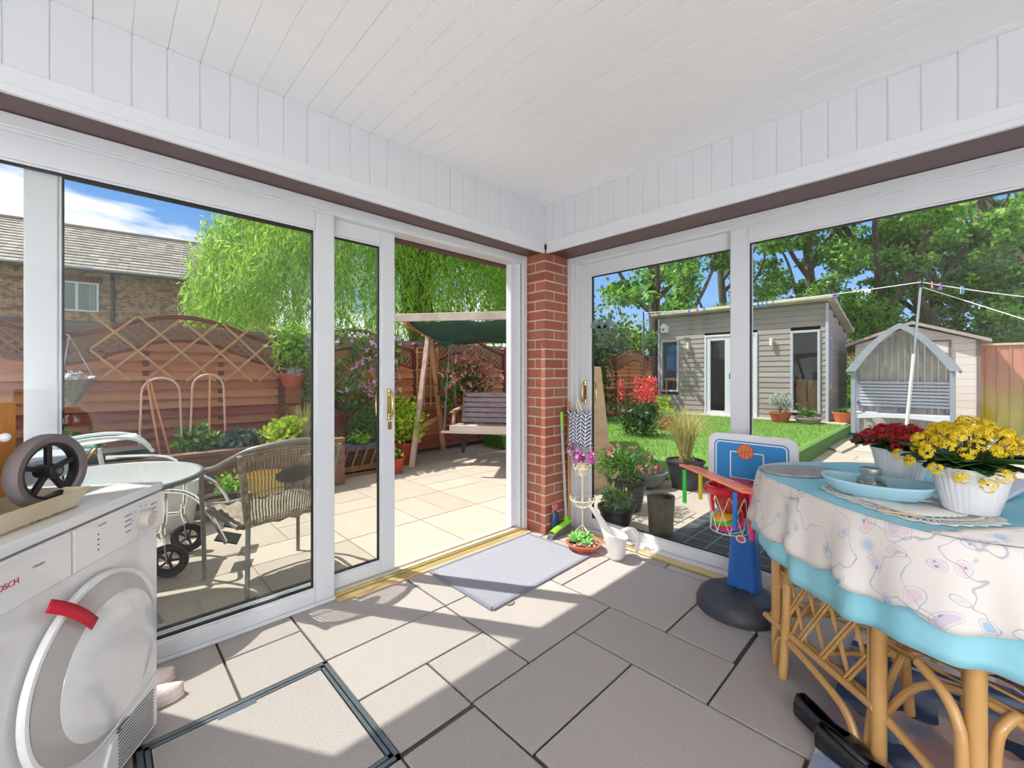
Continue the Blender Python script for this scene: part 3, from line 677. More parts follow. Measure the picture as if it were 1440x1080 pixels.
# wire hoops
def hoop(x0, x1, y, z0, z1, label, mt=None):
    b = MB(); r = (x1-x0)/2; cx = (x0+x1)/2
    P = [(x0-.02, y, z0), (x0, y, z1-r)]+[(cx-r*math.cos(PI*i/10), y, z1-r+r*math.sin(PI*i/10)) for i in range(1, 10)]+[(x1, y, z1-r), (x1+.02, y, z0)]
    b.tube(P, .0085, 8); return solo('garden_hoop', b, mt or mat('rusty_pink_tube', (206,168,156), .45), label, 'plant support')
hoop(.265, .53, 4.92, .43, 1.185, 'left of the two tall hoops of pale tube standing in the raised bed')
hoop(.622, .868, 4.92, .43, 1.215, 'right of the two tall hoops of pale tube standing in the raised bed')
CANE = mat('cane', (214,150,110), .6)
for l, p, q in (('orange cane leaning inside the left hoop, the left one', (.30,4.9,1.17), (.395,4.9,.44)), ('orange cane leaning inside the left hoop, the right one', (.325,4.94,1.15), (.47,4.94,.44)), ('straight upright cane in the middle of the right hoop', (.755,4.9,1.22), (.75,4.9,.44))):
    b = MB(); b.tube([p, q], .008, 7); solo('garden_cane', b, CANE, l, 'cane')
# hanging basket on the fence at left
t = thing('hanging_basket', 'cone-shaped woven hanging basket on a chain at the left fence post', 'hanging basket', (-.17, 5.42, 1.0))
b = MB().lathe([(.02,0),(.07,.08),(.13,.2),(.15,.22),(.14,.22),(.06,.1),(.001,.05)], 20, (-.17, 5.42, .95)); part('basket', b, mat('grey_wicker', (150,138,118), .85, c2=(96,84,70), scale=60, stretch=(1,1,3), bump=1), t)
b = MB(); 
for a in (0, 2.1, 4.2): b.tube([(-.17+.14*math.cos(a), 5.42+.14*math.sin(a), 1.17), (-.19, 5.44, 1.56)], .004, 5)
b.tube([(-.19,5.44,1.56),(-.22,5.6,1.58)], .006, 6); part('chain', b, GALV, t)
b = leafmesh(MB(), blob(np.random.RandomState(1), 60, (-.17,5.42,1.19), (.12,.12,.05), .1), .05, .5, 2); part('plant', b, FL['white'], t)
# terracotta wall pot with climbing plant on fence post
t = thing('fence_planter', 'terracotta wall pot with a trailing leafy plant fixed to the fence post', 'planter', (1.66, 5.48, 1.02))
b = MB().lathe([(.05,0),(.10,.03),(.15,.16),(.165,.17),(.165,.19),(.15,.19),(.001,.15)], 22, (1.66, 5.47, 1.04), sy=.6); part('pot', b, TERRA, t, label='terracotta bowl')
rs = np.random.RandomState(8); b = leafmesh(MB(), blob(rs, 900, (1.68,5.48,1.55), (.30,.14,.30), .2), .065, .6, 3); part('foliage', b, LF['bright'], t)
b = leafmesh(MB(), blob(rs, 120, (1.66,5.42,1.25), (.15,.08,.05), .2), .045, .7, 5); leafmesh(b, blob(rs, 200, (1.88,5.42,1.62), (.2,.1,.12), .2), .05, .6, 6); part('trailing_leaves', b, LF['grey'], t)
b = MB(); [b.tube(spl([(1.66,5.5,1.2),(1.66+d,5.5,1.4),(1.66+d*2.2,5.48,1.75)],4), .006, 5) for d in (-.1,-.03,.05,.1)]; part('stems', b, BARK, t)
# leafy climber beneath it
for i, (x, z0, rx, rz, n, mt, l) in enumerate(((1.86,.5,.14,.55,800,'mid','thin leafy climber below the terracotta wall pot'),)):
    shrub('climbing_plant', l, x, 5.38, z0, rx, rz, n, .05, mt, 300, 'climber', k=9)
# clematis on the trellis
t = thing('clematis', 'pink-flowered clematis spread over the trellis and fence', 'climber', (2.45, 5.5, 0)); rs = np.random.RandomState(21)
P = np.c_[1.95+1.15*rs.rand(1500), 5.44+.1*rs.rand(1500), .75+1.05*rs.rand(1500)]; keep = np.array([mnoise.noise(Vector((p[0]*2.3, 0, p[2]*2.3))) > -.12 or p[2] > 1.55 for p in P]); P = P[keep]
part('foliage', leafmesh(MB(), P, .07, .55, 22), LF['mid'], t)
b = MB(); 
for i in range(60):
    c = np.array((1.98+1.1*rs.rand(), 5.40+.04*rs.rand(), .92+.85*rs.rand()**1.0)); leafmesh(b, np.repeat(c[None], 7, 0), .045, .55, 400+i, up=((0,-.7,0),1.0))
part('flowers', b, FL['pink'], t)
b = MB(); [b.tube(spl([(2.4,5.5,.0),(2.3+d,5.5,.6),(2.4+d*2,5.48,1.1),(2.4+d*3,5.48,1.6)],5), .008, 5) for d in (-.14,0,.15,.2)]; part('stems', b, BARK, t)
# shrubs below clematis
shrub('shrub_in_border', 'feathery green shrub at the foot of the clematis', 2.42, 5.28, .25, .30, .36, 1500, .055, 'mid', 310, k=10, asp=.3)
# timber trough with crossed laths
t = thing('wooden_trough', 'low wooden planter trough with crossed laths, left of the swing', 'planter', (2.2, 5.05, 0))
b = MB(); b.box(1.95, 2.72, 4.92, 4.96, .04, .12); b.box(1.95, 2.72, 5.24, 5.28, .04, .34); b.box(1.95, 1.99, 4.92, 5.28, 0, .34); b.box(2.68, 2.72, 4.92, 5.28, 0, .34); b.box(1.95,2.72,4.92,5.28,.0,.06)
for i in range(6): b.bar((2.0+.12*i, 4.91, .08), (2.1+.12*i, 4.91, .34), .02, .012, (0,1,0))
part('frame', b, mat('trough_wood', (150,110,74), .8, c2=(120,88,60), scale=6), t); b = MB(); b.box(1.99, 2.68, 4.97, 5.24, .06, .30); part('soil', b, SOIL, t)
b = MB(); b.box(2.0, 2.5, 4.94, 5.2, .30, .36); part('liner', b, mat('slate_purple', (96,92,110), .7), t)
shrub('trough_plant', 'small leafy plant in the low wooden trough', 2.3, 5.08, .32, .18, .12, 260, .045, 'bright', 311, 'plant', k=5)
potted('potted_marigold', 'small terracotta pot of yellow flowers beside the wooden trough', 'potted plant', 2.62, 4.74, 0, .075, .10, .19, TERRAD, (160,.12,.10,.04,.6,'mid'), 31, flowers=(14,.03,'yellow'))
potted('potted_shrub', 'big lime-green shrub in a terracotta pot left of the swing post', 'potted plant', 2.99, 5.18, 0, .14, .19, .30, TERRAD, (2300,.34,.62,.06,.6,'lime'), 32)
potted('potted_plant', 'white pot of green leaves under the edge of the glass table', 'potted plant', .40, 4.30, 0, .15, .20, .38, mat('white_pot', (214,214,210), .5), (220,.16,.12,.05,.6,'mid'), 33)
potted('potted_plant', 'small grey bowl planter with green shoots behind the wicker chair arm', 'potted plant', .78, 4.38, 0, .13, .19, .16, mat('grey_pot', (168,170,170), .6), (200,.14,.18,.05,.5,'bright'), 34)
b = MB(); b.lathe([(.13,0),(.15,.02),(.17,.30),(.16,.30),(.14,.04),(.001,.04)], 20, (1.10, 4.42, 0)); solo('bucket', b, mat('mustard_plastic', (214,176,72), .5), 'mustard yellow bucket behind the wicker chair', 'bucket')
b = MB(); b.box(-.1, .32, 4.66, 4.92, .515, .60); solo('black_tray', b, BLACKP, 'black plastic tray on the edge of the raised bed', 'tray', bevel=.01)
# patches of planting right of swing (photinia)
t = thing('photinia_bush', 'photinia with pink and white young leaves behind the swing seat', 'shrub', (4.0, 5.2, 0)); rs = np.random.RandomState(41)
part('foliage', leafmesh(MB(), blob(rs, 900, (4.05,5.2,1.0), (.55,.2,.5), .2), .085, .4, 42), LF['mid'], t)
part('young_leaves', leafmesh(MB(), blob(rs, 260, (4.05,5.05,1.25), (.6,.2,.42), .5), .10, .35, 43), FL['salmon'], t)
b = MB(); [b.tube(spl([(4.05,5.25,-.03),(4.05+d*.4,5.2,.6),(4.05+d,5.2,1.4)],4), .010, 5) for d in (-.45,-.2,.05,.25,.5)]; part('stems', b, BARK, t)
# brick edging strip in shade under swing
# ================================================================ garden swing
def swing():
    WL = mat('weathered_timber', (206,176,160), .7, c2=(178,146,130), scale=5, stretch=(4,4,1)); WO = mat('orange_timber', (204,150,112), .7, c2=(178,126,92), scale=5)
    SEAT = mat('mauve_seat_slats', (190,174,178), .7, c2=(166,150,156), scale=6, stretch=(1,4,4)); CAN = mat('green_canvas', (58,102,94), .8, c2=(48,84,78), scale=3)
    t = thing('garden_swing', 'timber garden swing seat with a sagging green canopy', 'swing seat', (2.90, 4.84, 0), math.radians(-54.2))
    P = lambda n, b, m, **k: part(n, b, m, t, False, **k)
    for x in (0, 1.95):
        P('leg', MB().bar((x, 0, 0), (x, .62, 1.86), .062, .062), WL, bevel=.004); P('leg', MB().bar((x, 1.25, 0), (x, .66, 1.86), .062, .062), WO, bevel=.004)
        P('cross_rail', MB().bar((x, .17, .48), (x, 1.06, .56), .05, .05), WO, bevel=.004)
        b = MB(); b.bar((x, -.22, 1.86), (x, 1.45, 1.72), .05, .07); P('canopy_rafter', b, WO, bevel=.004)
    P('top_beam', MB().bar((-.12, .64, 1.80), (2.07, .64, 1.80), .06, .07), WO, bevel=.004)
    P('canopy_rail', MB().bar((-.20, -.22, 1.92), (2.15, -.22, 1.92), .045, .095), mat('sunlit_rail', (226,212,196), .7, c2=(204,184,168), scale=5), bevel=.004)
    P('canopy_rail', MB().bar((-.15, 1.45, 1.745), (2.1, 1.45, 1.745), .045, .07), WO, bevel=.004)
    rows = []
    for i in range(13):
        u = i/12; row = []
        for j in range(17):
            v = j/16; sag = -.075*math.sin(PI*u)**.8*(1+.25*math.sin(v*9)) - .05*math.sin(PI*((v*3) % 1))
            row.append((.0+1.95*v, -.2+1.65*u, 1.90-.14*u+sag))
        rows.append(row)
    P('canopy', MB().grid(rows), CAN, solid=.006)
    b = MB(); rows = [[(.05+.4*j/6, .60+.012*math.sin(j), 1.76-.16*math.sin(PI*j/6)*i) for j in range(7)] for i in (0, 1)]; b.grid(rows); P('canopy_flap', b, CAN, solid=.004)
    # seat
    x0, x1 = .40, 1.62
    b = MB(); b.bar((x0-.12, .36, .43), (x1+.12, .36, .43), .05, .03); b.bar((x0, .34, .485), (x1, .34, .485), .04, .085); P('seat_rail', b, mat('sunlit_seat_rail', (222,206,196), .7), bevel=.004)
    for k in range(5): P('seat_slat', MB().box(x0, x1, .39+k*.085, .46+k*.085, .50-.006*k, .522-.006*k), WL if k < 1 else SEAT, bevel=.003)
    for k in range(6):
        y = .86+k*.022; z = .545+k*.073; P('backrest_slat', MB().bar((x0+.02, y, z), (x1-.02, y, z), .018, .062, (0, .22, 1)), SEAT, bevel=.004)
    for x in (x0+.02, x1-.02):
        P('seat_side', MB().bar((x, .36, .49), (x, .86, .47), .05, .06), WO, bevel=.003); P('back_post', MB().bar((x, .88, .44), (x, 1.01, .98), .04, .04), WO, bevel=.003)
        P('armrest', MB().bar((x, .38, .70), (x, .90, .74), .07, .03), WO, bevel=.004); P('arm_post', MB().bar((x, .42, .49), (x, .50, .70), .04, .04), WO, bevel=.003)
    for x in (x0-.09, x1+.09):
        for y, z in ((.37, .45), (.92, .72)):
            b = MB(); p = Vector((x, y, z)); q = Vector((x, .62, 1.77)); n = int((q-p).length/.034)
            for i in range(n):
                c = p.lerp(q, (i+.5)/n); d = (q-p).normalized(); s = Vector((1,0,0)) if i % 2 else d.cross(Vector((1,0,0)))
                b.tube([c+d*(.021*math.cos(2*PI*j/8))+s*(.010*math.sin(2*PI*j/8)) for j in range(8)], .0035, 4, closed=True)
            P('chain', b, GALV)
swing()
# ================================================================ glass table, wicker chair, wheelchair
t = thing('patio_table', 'round patio table with a frosted glass top and grey metal rim', 'table', (-.02, 2.93, 0))
FROST = glassmat('frosted_glass', (.80,.86,.86), .10, .15)
part('glass_top', MB().lathe([(.001,.692),(.425,.692),(.428,.696),(.425,.70),(.001,.70)], 48, (-.02,2.93,0)), mat('speckled_glass', (176,190,192), .12, c2=(206,214,214), scale=90, coat=.5), t)
part('rim', MB().tube([(-.02+.432*math.cos(2*PI*i/48), 2.93+.432*math.sin(2*PI*i/48), .688) for i in range(48)], .014, 8, closed=True), mat('grey_metal', (110,116,120), .4, .5), t)
for k in range(4):
    a = .785+k*1.571; c, s = math.cos(a), math.sin(a)
    part('leg', MB().tube(spl([(-.02+.36*c, 2.93+.36*s, .68), (-.02+.12*c, 2.93+.12*s, .42), (-.02+.12*c, 2.93+.12*s, .3), (-.02+.34*c, 2.93+.34*s, .0)], 5), .011, 8), MATS['grey_metal'], t)
def wicker():
    t = thing('wicker_armchair', 'grey wicker garden armchair seen from behind through the door glass', 'chair', (.745, 2.85, 0), math.radians(6))
    MET = mat('chair_tube', (120,116,110), .45, .3); WK = mat('woven_rattan', (150,138,116), .8, c2=(110,98,82), scale=30, bump=.6); WD = mat('dark_weave', (86,78,66), .85)
    P = lambda n, b, m, **k: part(n, b, m, t, False, **k)
    # local: back at y=-.25, front y=+.25
    for s in (-1, 1):
        P('leg', MB().tube(spl([(s*.27, .26, 0), (s*.275, .27, .3), (s*.285, .27, .58), (s*.29, .20, .655)], 5), .0125, 8), MET); P('leg', MB().tube(spl([(s*.23, -.30, 0), (s*.205, -.24, .42), (s*.215, -.27, .6)], 4), .0125, 8), MET)
    arm = spl([(-.29,.20,.655),(-.315,.06,.685),(-.315,-.10,.72),(-.285,-.22,.77),(-.2,-.30,.825),(0,-.34,.85),(.2,-.30,.825),(.285,-.22,.77),(.315,-.10,.72),(.315,.06,.685),(.29,.20,.655)], 5)
    P('arm_rail', MB().tube(arm, .015, 10), MET)
    b = MB(); n = 30
    def bp(u, v):     # u across -1..1, v up 0..1
        w_ = .205+.06*v; return Vector((u*w_, -.235-.075*v-.035*(1-u*u), .42+.40*v-.02*(u*u)))
    for i in range(n+1):
        u = -1+2*i/n; b.tube([bp(u, v/8)+Vector((0, .004*(-1)**v, 0)) for v in range(9)], .0042, 5)
    for j in (0, 1, 2, 12, 24, 25, 26): b.tube([bp(-1+2*i/16, j/26)+Vector((0, -.003*(-1)**i, 0)) for i in range(17)], .004, 5)
    for s in (-1, 1): b.tube([bp(s, v/8) for v in range(9)], .016, 8)
    P('woven_back', b, WK)
    b = MB(); 
    for k in range(13):
        y = (k-6)/6; hw = math.sqrt(max(.02, 1-y*y))*.42; b.tube([bp(-hw+2*hw*i/8, .62+.115*y)+Vector((0, -.012, 0)) for i in range(9)], .0045, 5)
    P('oval_weave', b, WD)
    b = MB(); rows = [[(-.24+.48*j/10, -.24+.5*i/10, .42+.012*math.sin(j*3+i*3)-.015*math.sin(PI*j/10)) for j in range(11)] for i in range(11)]; b.grid(rows); P('woven_seat', b, WK, solid=.012)
    b = MB().tube(spl([(-.25,-.24,.415),(-.26,.0,.42),(-.25,.24,.42),(0,.30,.405),(.25,.24,.42),(.26,0,.42),(.25,-.24,.415)], 5), .013, 8); P('seat_frame', b, MET)
wicker()
def wheelchair():
    t = thing('wheelchair', 'chrome wheelchair with small black castors and footplates behind the glass table', 'wheelchair', (.34, 3.46, 0), math.radians(-110))
    P = lambda n, b, m, **k: part(n, b, m, t, False, **k)
    for s in (-1, 1):
        x = s*.20
        P('caster_fork', MB().tube(spl([(x, .0, .34), (x, .0, .26), (x+s*.0, .02, .20)], 4), .014, 8).bar((x-.03, .02, .21), (x-.03, .03, .10), .006, .03, (1,0,0)).bar((x+.03, .02, .21), (x+.03, .03, .10), .006, .03, (1,0,0)), CHROME)
        b = MB(); n = 28; c = (x, .03, .10)
        b.tube([(c[0], c[1]+.083*math.cos(2*PI*i/n), c[2]+.083*math.sin(2*PI*i/n)) for i in range(n)], .017, 8, closed=True)
        w_ = P('caster_wheel', b, BLACKR)
        b = MB(); b.tube([(c[0], c[1]+.06*math.cos(2*PI*i/n), c[2]+.06*math.sin(2*PI*i/n)) for i in range(n)], .009, 6, closed=True)
        for k in range(5): a = k*1.2566; b.bar((c[0], c[1], c[2]), (c[0], c[1]+.06*math.cos(a), c[2]+.06*math.sin(a)), .012, .014, (1,0,0))
        b.tube([(c[0]-.022, c[1], c[2]), (c[0]+.022, c[1], c[2])], .016, 10); P('spokes', b, BLACKP)
        P('side_frame', MB().tube(spl([(x, -.42, .26), (x, -.1, .27), (x, .0, .3), (x, .0, .55), (x, -.1, .66), (x, -.4, .68)], 5), .013, 8), CHROME)
        P('leg_rest', MB().tube(spl([(x, .0, .52), (x+s*.02, .12, .50), (x+s*.03, .22, .40), (x+s*.01, .32, .16)], 5), .013, 8), CHROME)
        b = MB(); b.bar((x-s*.15, .32, .17), (x+s*.02, .32, .17), .13, .012, (0, .35, 1)); P('footplate', b, BLACKP, bevel=.004)
    P('seat', MB().box(-.2, .2, -.42, .02, .50, .53), BLACKP, bevel=.01)
    for s in (-1, 1):
        b = MB(); n = 30; b.tube([(s*.25, -.38+.16*math.cos(2*PI*i/n), .165+.16*math.sin(2*PI*i/n)) for i in range(n)], .014, 8, closed=True)
        for k in range(8): a = k*.785; b.tube([(s*.25, -.38, .165), (s*.25, -.38+.155*math.cos(a), .165+.155*math.sin(a))], .004, 4)
        P('rear_wheel', b, BLACKR)
wheelchair()
b = MB(); P_ = [(.03,4.3,.60),(.34,4.3,.70),(.44,4.2,.66)]
t = thing('folded_lounger', 'folded pale plastic lounger beyond the glass table', 'lounger', (-.35, 4.15, 0))
b = MB(); 
for y in (4.0, 4.3): b.tube(spl([(-.9,y,.66),(-.5,y,.70),(-.05,y,.78),(.18,y,.76),(.28,y,.66)], 4), .012, 7)
part('frame', b, mat('pale_plastic', (214,224,222), .35), t); b = MB(); b.grid([[(-.9+1.1*i/8, y, .66+.11*i/8) for i in range(9)] for y in (4.01, 4.29)]); part('fabric', b, mat('pale_mesh', (196,208,206), .6), t, solid=.006)
[part('leg', MB().tube([(x,y,.68),(x+.1,y,0)], .012, 6), MATS['pale_plastic'], t) for x in (-.8,-.0) for y in (4.0,4.3)]
b = MB(); b.box(-.62, -.02, 4.72, 4.95, .515, .66); solo('reflection_block', b, mat('mint_reflection', (120,196,160), .5), 'mint green block on the raised bed, standing in for a reflection in the door glass', 'box', bevel=.02)  # solid block added in place of a green reflection in the glass
# ================================================================ timber cabin
CLAD = mat('silver_cladding', (156,148,144), .85, c2=(134,126,122), scale=3, stretch=(1,1,10), island=[(164,155,151),(148,140,136),(172,163,158),(138,131,128)], bump=.4)
CX0, CY0, CY1, CX1 = 10.86, 1.74, 5.45, 13.3
GREYF = mat('grey_frame', (176,180,190), .5)
def cabin():
    t = thing('garden_cabin', 'grey-silver timber clad garden cabin with a sloping roof', 'cabin', (12.1, 3.6, LZ))
    zf, zb = 2.72, 2.26; ops = [(1.86, 2.40, .38, 2.16), (3.05, 4.24, .2, 2.18), (4.90, 5.40, .75, 2.12)]
    b = MB(); z = LZ
    while z < zf-.01:
        z1 = min(z+.118, zf); ys = [CY0]; segs = []
        cuts = sorted([(a, c) for a, c, p, q in ops if p < z1-.02 and q > z+.02]); y = CY0
        for a, c in cuts: segs.append((y, a)); y = c
        segs.append((y, CY1))
        for a, c in segs:
            b.prism([(CX0+.0, z), (CX0+.03, z), (CX0+.03, z1), (CX0+.012, z1)], 'y', a, c)
        z += .12
    part('front_cladding', b, CLAD, t)
    b = MB(); z = LZ
    while z < zf:
        z1 = z+.118; xe = CX1 if z1 < zb else CX0+.03+(CX1-CX0-.03)*max(0, (zf-z1)/(zf-zb))
        if xe > CX0+.1:
            if .9 < z < 2.0: b.box(CX0+.03, CX0+.10, CY0-.0, CY0+.025, z, z1); b.box(CX0+.42, xe, CY0-.0, CY0+.025, z, z1)
            else: b.box(CX0+.03, xe, CY0, CY0+.025, z, z1)
        z += .12
    part('side_cladding', b, CLAD, t)
    b = MB(); b.box(CX1-.03, CX1, CY0, CY1, LZ, zb); b.box(CX0+.04, CX1, CY1-.03, CY1, LZ, zb); b.box(CX0, CX1, CY0, CY1, LZ-.1, LZ+.02); part('back_walls', b, mat('cabin_inner', (150,140,128), .9), t)
    b = MB(); b.box(CX0-.02, CX0+.03, CY0-.02, CY0+.03, LZ, zf-.02); b.box(CX0-.02, CX0+.03, CY1-.03, CY1+.02, LZ, zf-.02); part('corner_trim', b, GREYF, t)
    b = MB(); b.prism([(CX0-.18, zf+.06), (CX1+.12, zb-.0), (CX1+.12, zb+.05), (CX0-.18, zf+.13)], 'y', CY0-.13, CY1+.15); part('roof', b, mat('roof_fascia', (196,188,176), .7, c2=(176,166,152), scale=4), t)
    b = MB(); b.prism([(CX0+.0, zf-.02), (CX1, zb-.03), (CX1, zb+.01), (CX0+.0, zf+.07)], 'y', CY0+.0, CY1); part('roof_boards', b, mat('cabin_ceiling', (120,110,100), .8), t)
    for k, (a, c, p, q) in enumerate(ops):
        b = MB(); ringframe(b, 'y', a, c, p, q, .05, CX0-.02, CX0+.05)
        if k == 1:
            ringframe(b, 'y', a+.05, a+.62, p+.03, q-.05, .09, CX0-.005, CX0+.04); ringframe(b, 'y', a+.62, c-.05, p+.03, q-.05, .09, CX0-.005, CX0+.04)
        f = part('door' if k == 1 else 'window', b, GREYF if k != 1 else mat('door_white_grey', (206,210,218), .4), t, bevel=.006)
        b = MB(); b.box(CX0+.015, CX0+.021, a+.04, c-.04, p+.04, q-.04); part('glass', b, glassmat('cabin_glass', (.9,.93,.95), .035) if k == 0 else bpy.data.materials['cabin_glass'], f)
        if k == 1: b = MB().box(CX0-.04, CX0-.01, a+.58, a+.60, 1.1, 1.24); part('door_handle', b, CHROME, f)
    b = MB(); ringframe(b, 'x', CX0+.10, CX0+.42, .9, 2.0, .04, CY0-.02, CY0+.03); f = part('window', b, GREYF, t); part('glass', MB().box(CX0+.13, CX0+.39, CY0+.0, CY0+.006, .93, 1.97), bpy.data.materials['cabin_glass'], f)
cabin()
for y, l in ((2.76, 'right of the cabin door'), (4.64, 'left of the cabin door')):
    b = MB(); b.tube([(CX0-.05, y, 1.86), (CX0-.05, y, 2.03)], .035, 12); b.box(CX0-.05, CX0+.02, y-.02, y+.02, 1.92, 1.97); solo('tube_light', b, mat('pale_lamp', (226,220,206), .5), 'small pale tube wall light on the cabin wall '+l, 'wall light')
t = thing('birdhouse', 'small white birdhouse under the left end of the cabin roof', 'birdhouse', (CX0-.09, 5.24, 2.3))
b = MB(); b.box(CX0-.16, CX0-.02, 5.16, 5.32, 2.32, 2.45); part('box', b, mat('white_wood', (222,226,232), .6), t); b = MB(); b.prism([(5.13,2.44),(5.35,2.44),(5.24,2.56)], 'x', CX0-.19, CX0-.01); part('roof', b, MATS['white_wood'], t)
b = MB(); b.tube([(CX0-.168, 5.24, 2.39), (CX0-.158, 5.24, 2.39)], .022, 10); part('entrance_hole', b, BLACKP, t)
# things inside the cabin
CARD = mat('cardboard', (206,166,110), .85, c2=(190,150,96), scale=4)
for x, y0, y1, z0, z1, l in ((11.2,1.95,2.15,.62,1.08,'tall cardboard box behind the right window of the cabin, right-hand one'),(11.2,2.17,2.36,.62,1.10,'tall cardboard box behind the right window of the cabin, left-hand one'),(11.15,1.92,2.34,.22,.62,'wide cardboard box at the bottom of the cabin window stack')):
    t = thing('cardboard_box', l, 'box', (x+.2, (y0+y1)/2, z0)); b = MB(); b.box(x, x+.4, y0, y1, z0, z1); part('box_body', b, CARD, t, bevel=.004); b = MB(); b.box(x-.002, x+.05, (y0+y1)/2-.025, (y0+y1)/2+.025, z1-.16, z1+.002); part('tape', b, mat('brown_tape', (170,126,74), .4), t)
b = MB(); b.box(11.05, 11.1, 5.0, 5.32, 1.30, 2.0); solo('seascape_picture', b, mat('blue_canvas', (30,84,190), .6, c2=(70,170,200), scale=3), 'blue picture standing in the left window of the cabin', 'picture')
b = MB(); b.box(11.0, 11.5, 4.92, 5.36, 1.05, 1.12); [b.box(x, x+.04, y, y+.04, .24, 1.05) for x in (11.02,11.44) for y in (4.94,5.3)]; solo('small_table', b, mat('pine', (216,180,130), .6), 'small pine table inside the left window of the cabin', 'table')
b = MB(); b.box(11.1, 11.5, 4.95, 5.3, .22, .8); solo('blue_crate', b, mat('navy_plastic', (60,70,130), .6), 'dark blue crate under the small table inside the cabin', 'crate')
b = MB(); b.box(11.7, 12.6, 1.95, 3.9, .95, 1.0); b.box(11.75, 11.8, 2.0, 2.05, .22, .95); b.box(11.75,11.8,3.8,3.85,.22,.95); b.box(12.5,12.55,2.0,2.05,.22,.95); b.box(12.5,12.55,3.8,3.85,.22,.95); solo('workbench', b, BLACKP, 'dark workbench inside the cabin behind the boxes', 'desk')
# pots by the cabin
potted('potted_lavender', 'terracotta pot of white-leaved bush in front of the cabin window', 'potted plant', 10.25, 2.45, LZ, .14, .20, .22, TERRA, (1100,.30,.36,.08,.2,'grey'), 51, up=((0,0,1.2),.6))
potted('potted_plant', 'terracotta pot at the right-hand corner of the cabin', 'potted plant', 10.95, 1.50, LZ+.012, .12, .17, .22, mat('orange_terracotta', (214,112,58), .7), (140,.14,.1,.05,.5,'mid'), 52)
potted('potted_plant', 'low grey bowl of spiky green plants below the cabin window', 'potted plant', 10.38, 1.98, LZ, .17, .24, .13, mat('stone_pot', (150,142,130), .9), (260,.24,.16,.09,.2,'mid'), 53, up=((0,0,1.0),.8))
potted('potted_plant', 'terracotta pot of yellow-green leaves in front of the left cabin window', 'potted plant', 9.7, 4.75, LZ, .14, .19, .26, TERRA, (300,.28,.22,.10,.3,'lime'), 54)
# ================================================================ arbour seat
def arbour():
    AG = mat('arbour_grey', (150,156,168), .6, c2=(140,146,158), scale=5); t = thing('arbour_seat', 'grey pointed-arch garden arbour with a slatted bench', 'arbour', (10.6, .6, 0))
    X, D_, ya, yb = 10.25, .62, -.12, 1.30; ym = (ya+yb)/2; W = (yb-ya)/2
    for x in (X, X+D_-.07):
        for y in (ya+.02, yb-.09): part('post', MB().box(x, x+.07, y, y+.07, 0, 1.30), AG, t, bevel=.005)
    def arch(u, off=0):   # u -1..1
        a = abs(u); return (ym+math.copysign((W+.06+off)*(1-(1-a)**1.0*1.0 if False else a), u), 1.27+(.86+off)*(1-a**1.75)**.85)
    n = 28; us = [-1+2*i/n for i in range(n+1)]
    pts = []
    for i in range(n+1):
        u = us[i]; y, z = arch(u); z = 1.27+.86*(.35*(1-abs(u))+.65*(1-abs(u)**1.7)) ; pts.append((y, z))
    def off(pts, d): return [(ym+(y-ym)*(1-d/W), z-d*1.05) for y, z in pts]
    inn = off(pts, .095)
    b = MB(); rows = [[(X-.05, y, z) for y, z in pts], [(X-.05, y, max(z, 1.27)) for y, z in inn], [(X-.0, y, max(z, 1.27)) for y, z in inn], [(X+.0, y, z) for y, z in pts], [(X-.05, y, z) for y, z in pts]]
    b.grid(rows); part('front_arch', b, AG, t)
    b = MB(); pi = off(pts, .02); rows = [[(X-.0, y, z) for y, z in pts], [(X+D_, y, z) for y, z in pts], [(X+D_, y, z-.02) for y, z in pi], [(X-.0, y, z-.02) for y, z in pi], [(X-.0, y, z) for y, z in pts]]; b.grid(rows); part('roof', b, AG, t)
    # back panel: vertical boards
    BK = mat('arbour_back', (192,191,190), .7, c2=(164,162,160), scale=4, stretch=(1,4,1)); b = MB(); y = ya+.05
    while y < yb-.06:
        u = (y+.045-ym)/(W+.06); z = 1.21+.80*(.35*(1-min(1, abs(u)+.06))+.65*(1-min(1, abs(u)+.06)**1.7)); zf_ = lambda yy_: 1.24+.83*(.35*(1-min(1, abs((yy_-ym)/(W+.06))+.03))+.65*(1-min(1, abs((yy_-ym)/(W+.06))+.03)**1.7)); b.prism([(y,.45),(y+.085,.45),(y+.085,zf_(y+.085)),(y,zf_(y))], 'x', X+D_-.03, X+D_-.01); y += .09
    part('back_boards', b, BK, t, bevel=.003, seg=1)
    for k in range(8): part('backrest_slat', MB().box(X+D_-.11, X+D_-.09, ya+.09, yb-.09, .60+k*.062, .642+k*.062), mat('arbour_slat', (190,196,206), .6), t)
    for y in (ya+.1, ym-.02, yb-.14): part('back_post', MB().box(X+D_-.09, X+D_-.05, y, y+.04, .45, 1.10), AG, t)
    b = MB(); 
    for k in range(5): b.box(X+.06+k*.09, X+.14+k*.09, ya+.06, yb-.06, .47, .49)
    part('seat', b, mat('arbour_seat_white', (206,210,218), .6), t)
    poly = [(ya+.06, .47), (ya+.06, .38)]+[(ya+.06+(yb-ya-.12)*i/10, .38+.05*math.sin(PI*i/10)) for i in range(1, 10)]+[(yb-.06, .38), (yb-.06, .47)]
    part('seat_apron', MB().prism(poly, 'x', X+.02, X+.045), MATS['arbour_seat_white'], t)
    for y in (ya+.03, yb-.08): part('armrest', MB().box(X+.02, X+D_-.05, y, y+.05, .68, .71), AG, t, bevel=.004)
    part('lower_boards', MB().box(X+D_-.03, X+D_-.015, ya+.06, yb-.06, .08, .47), BK, t)
arbour()
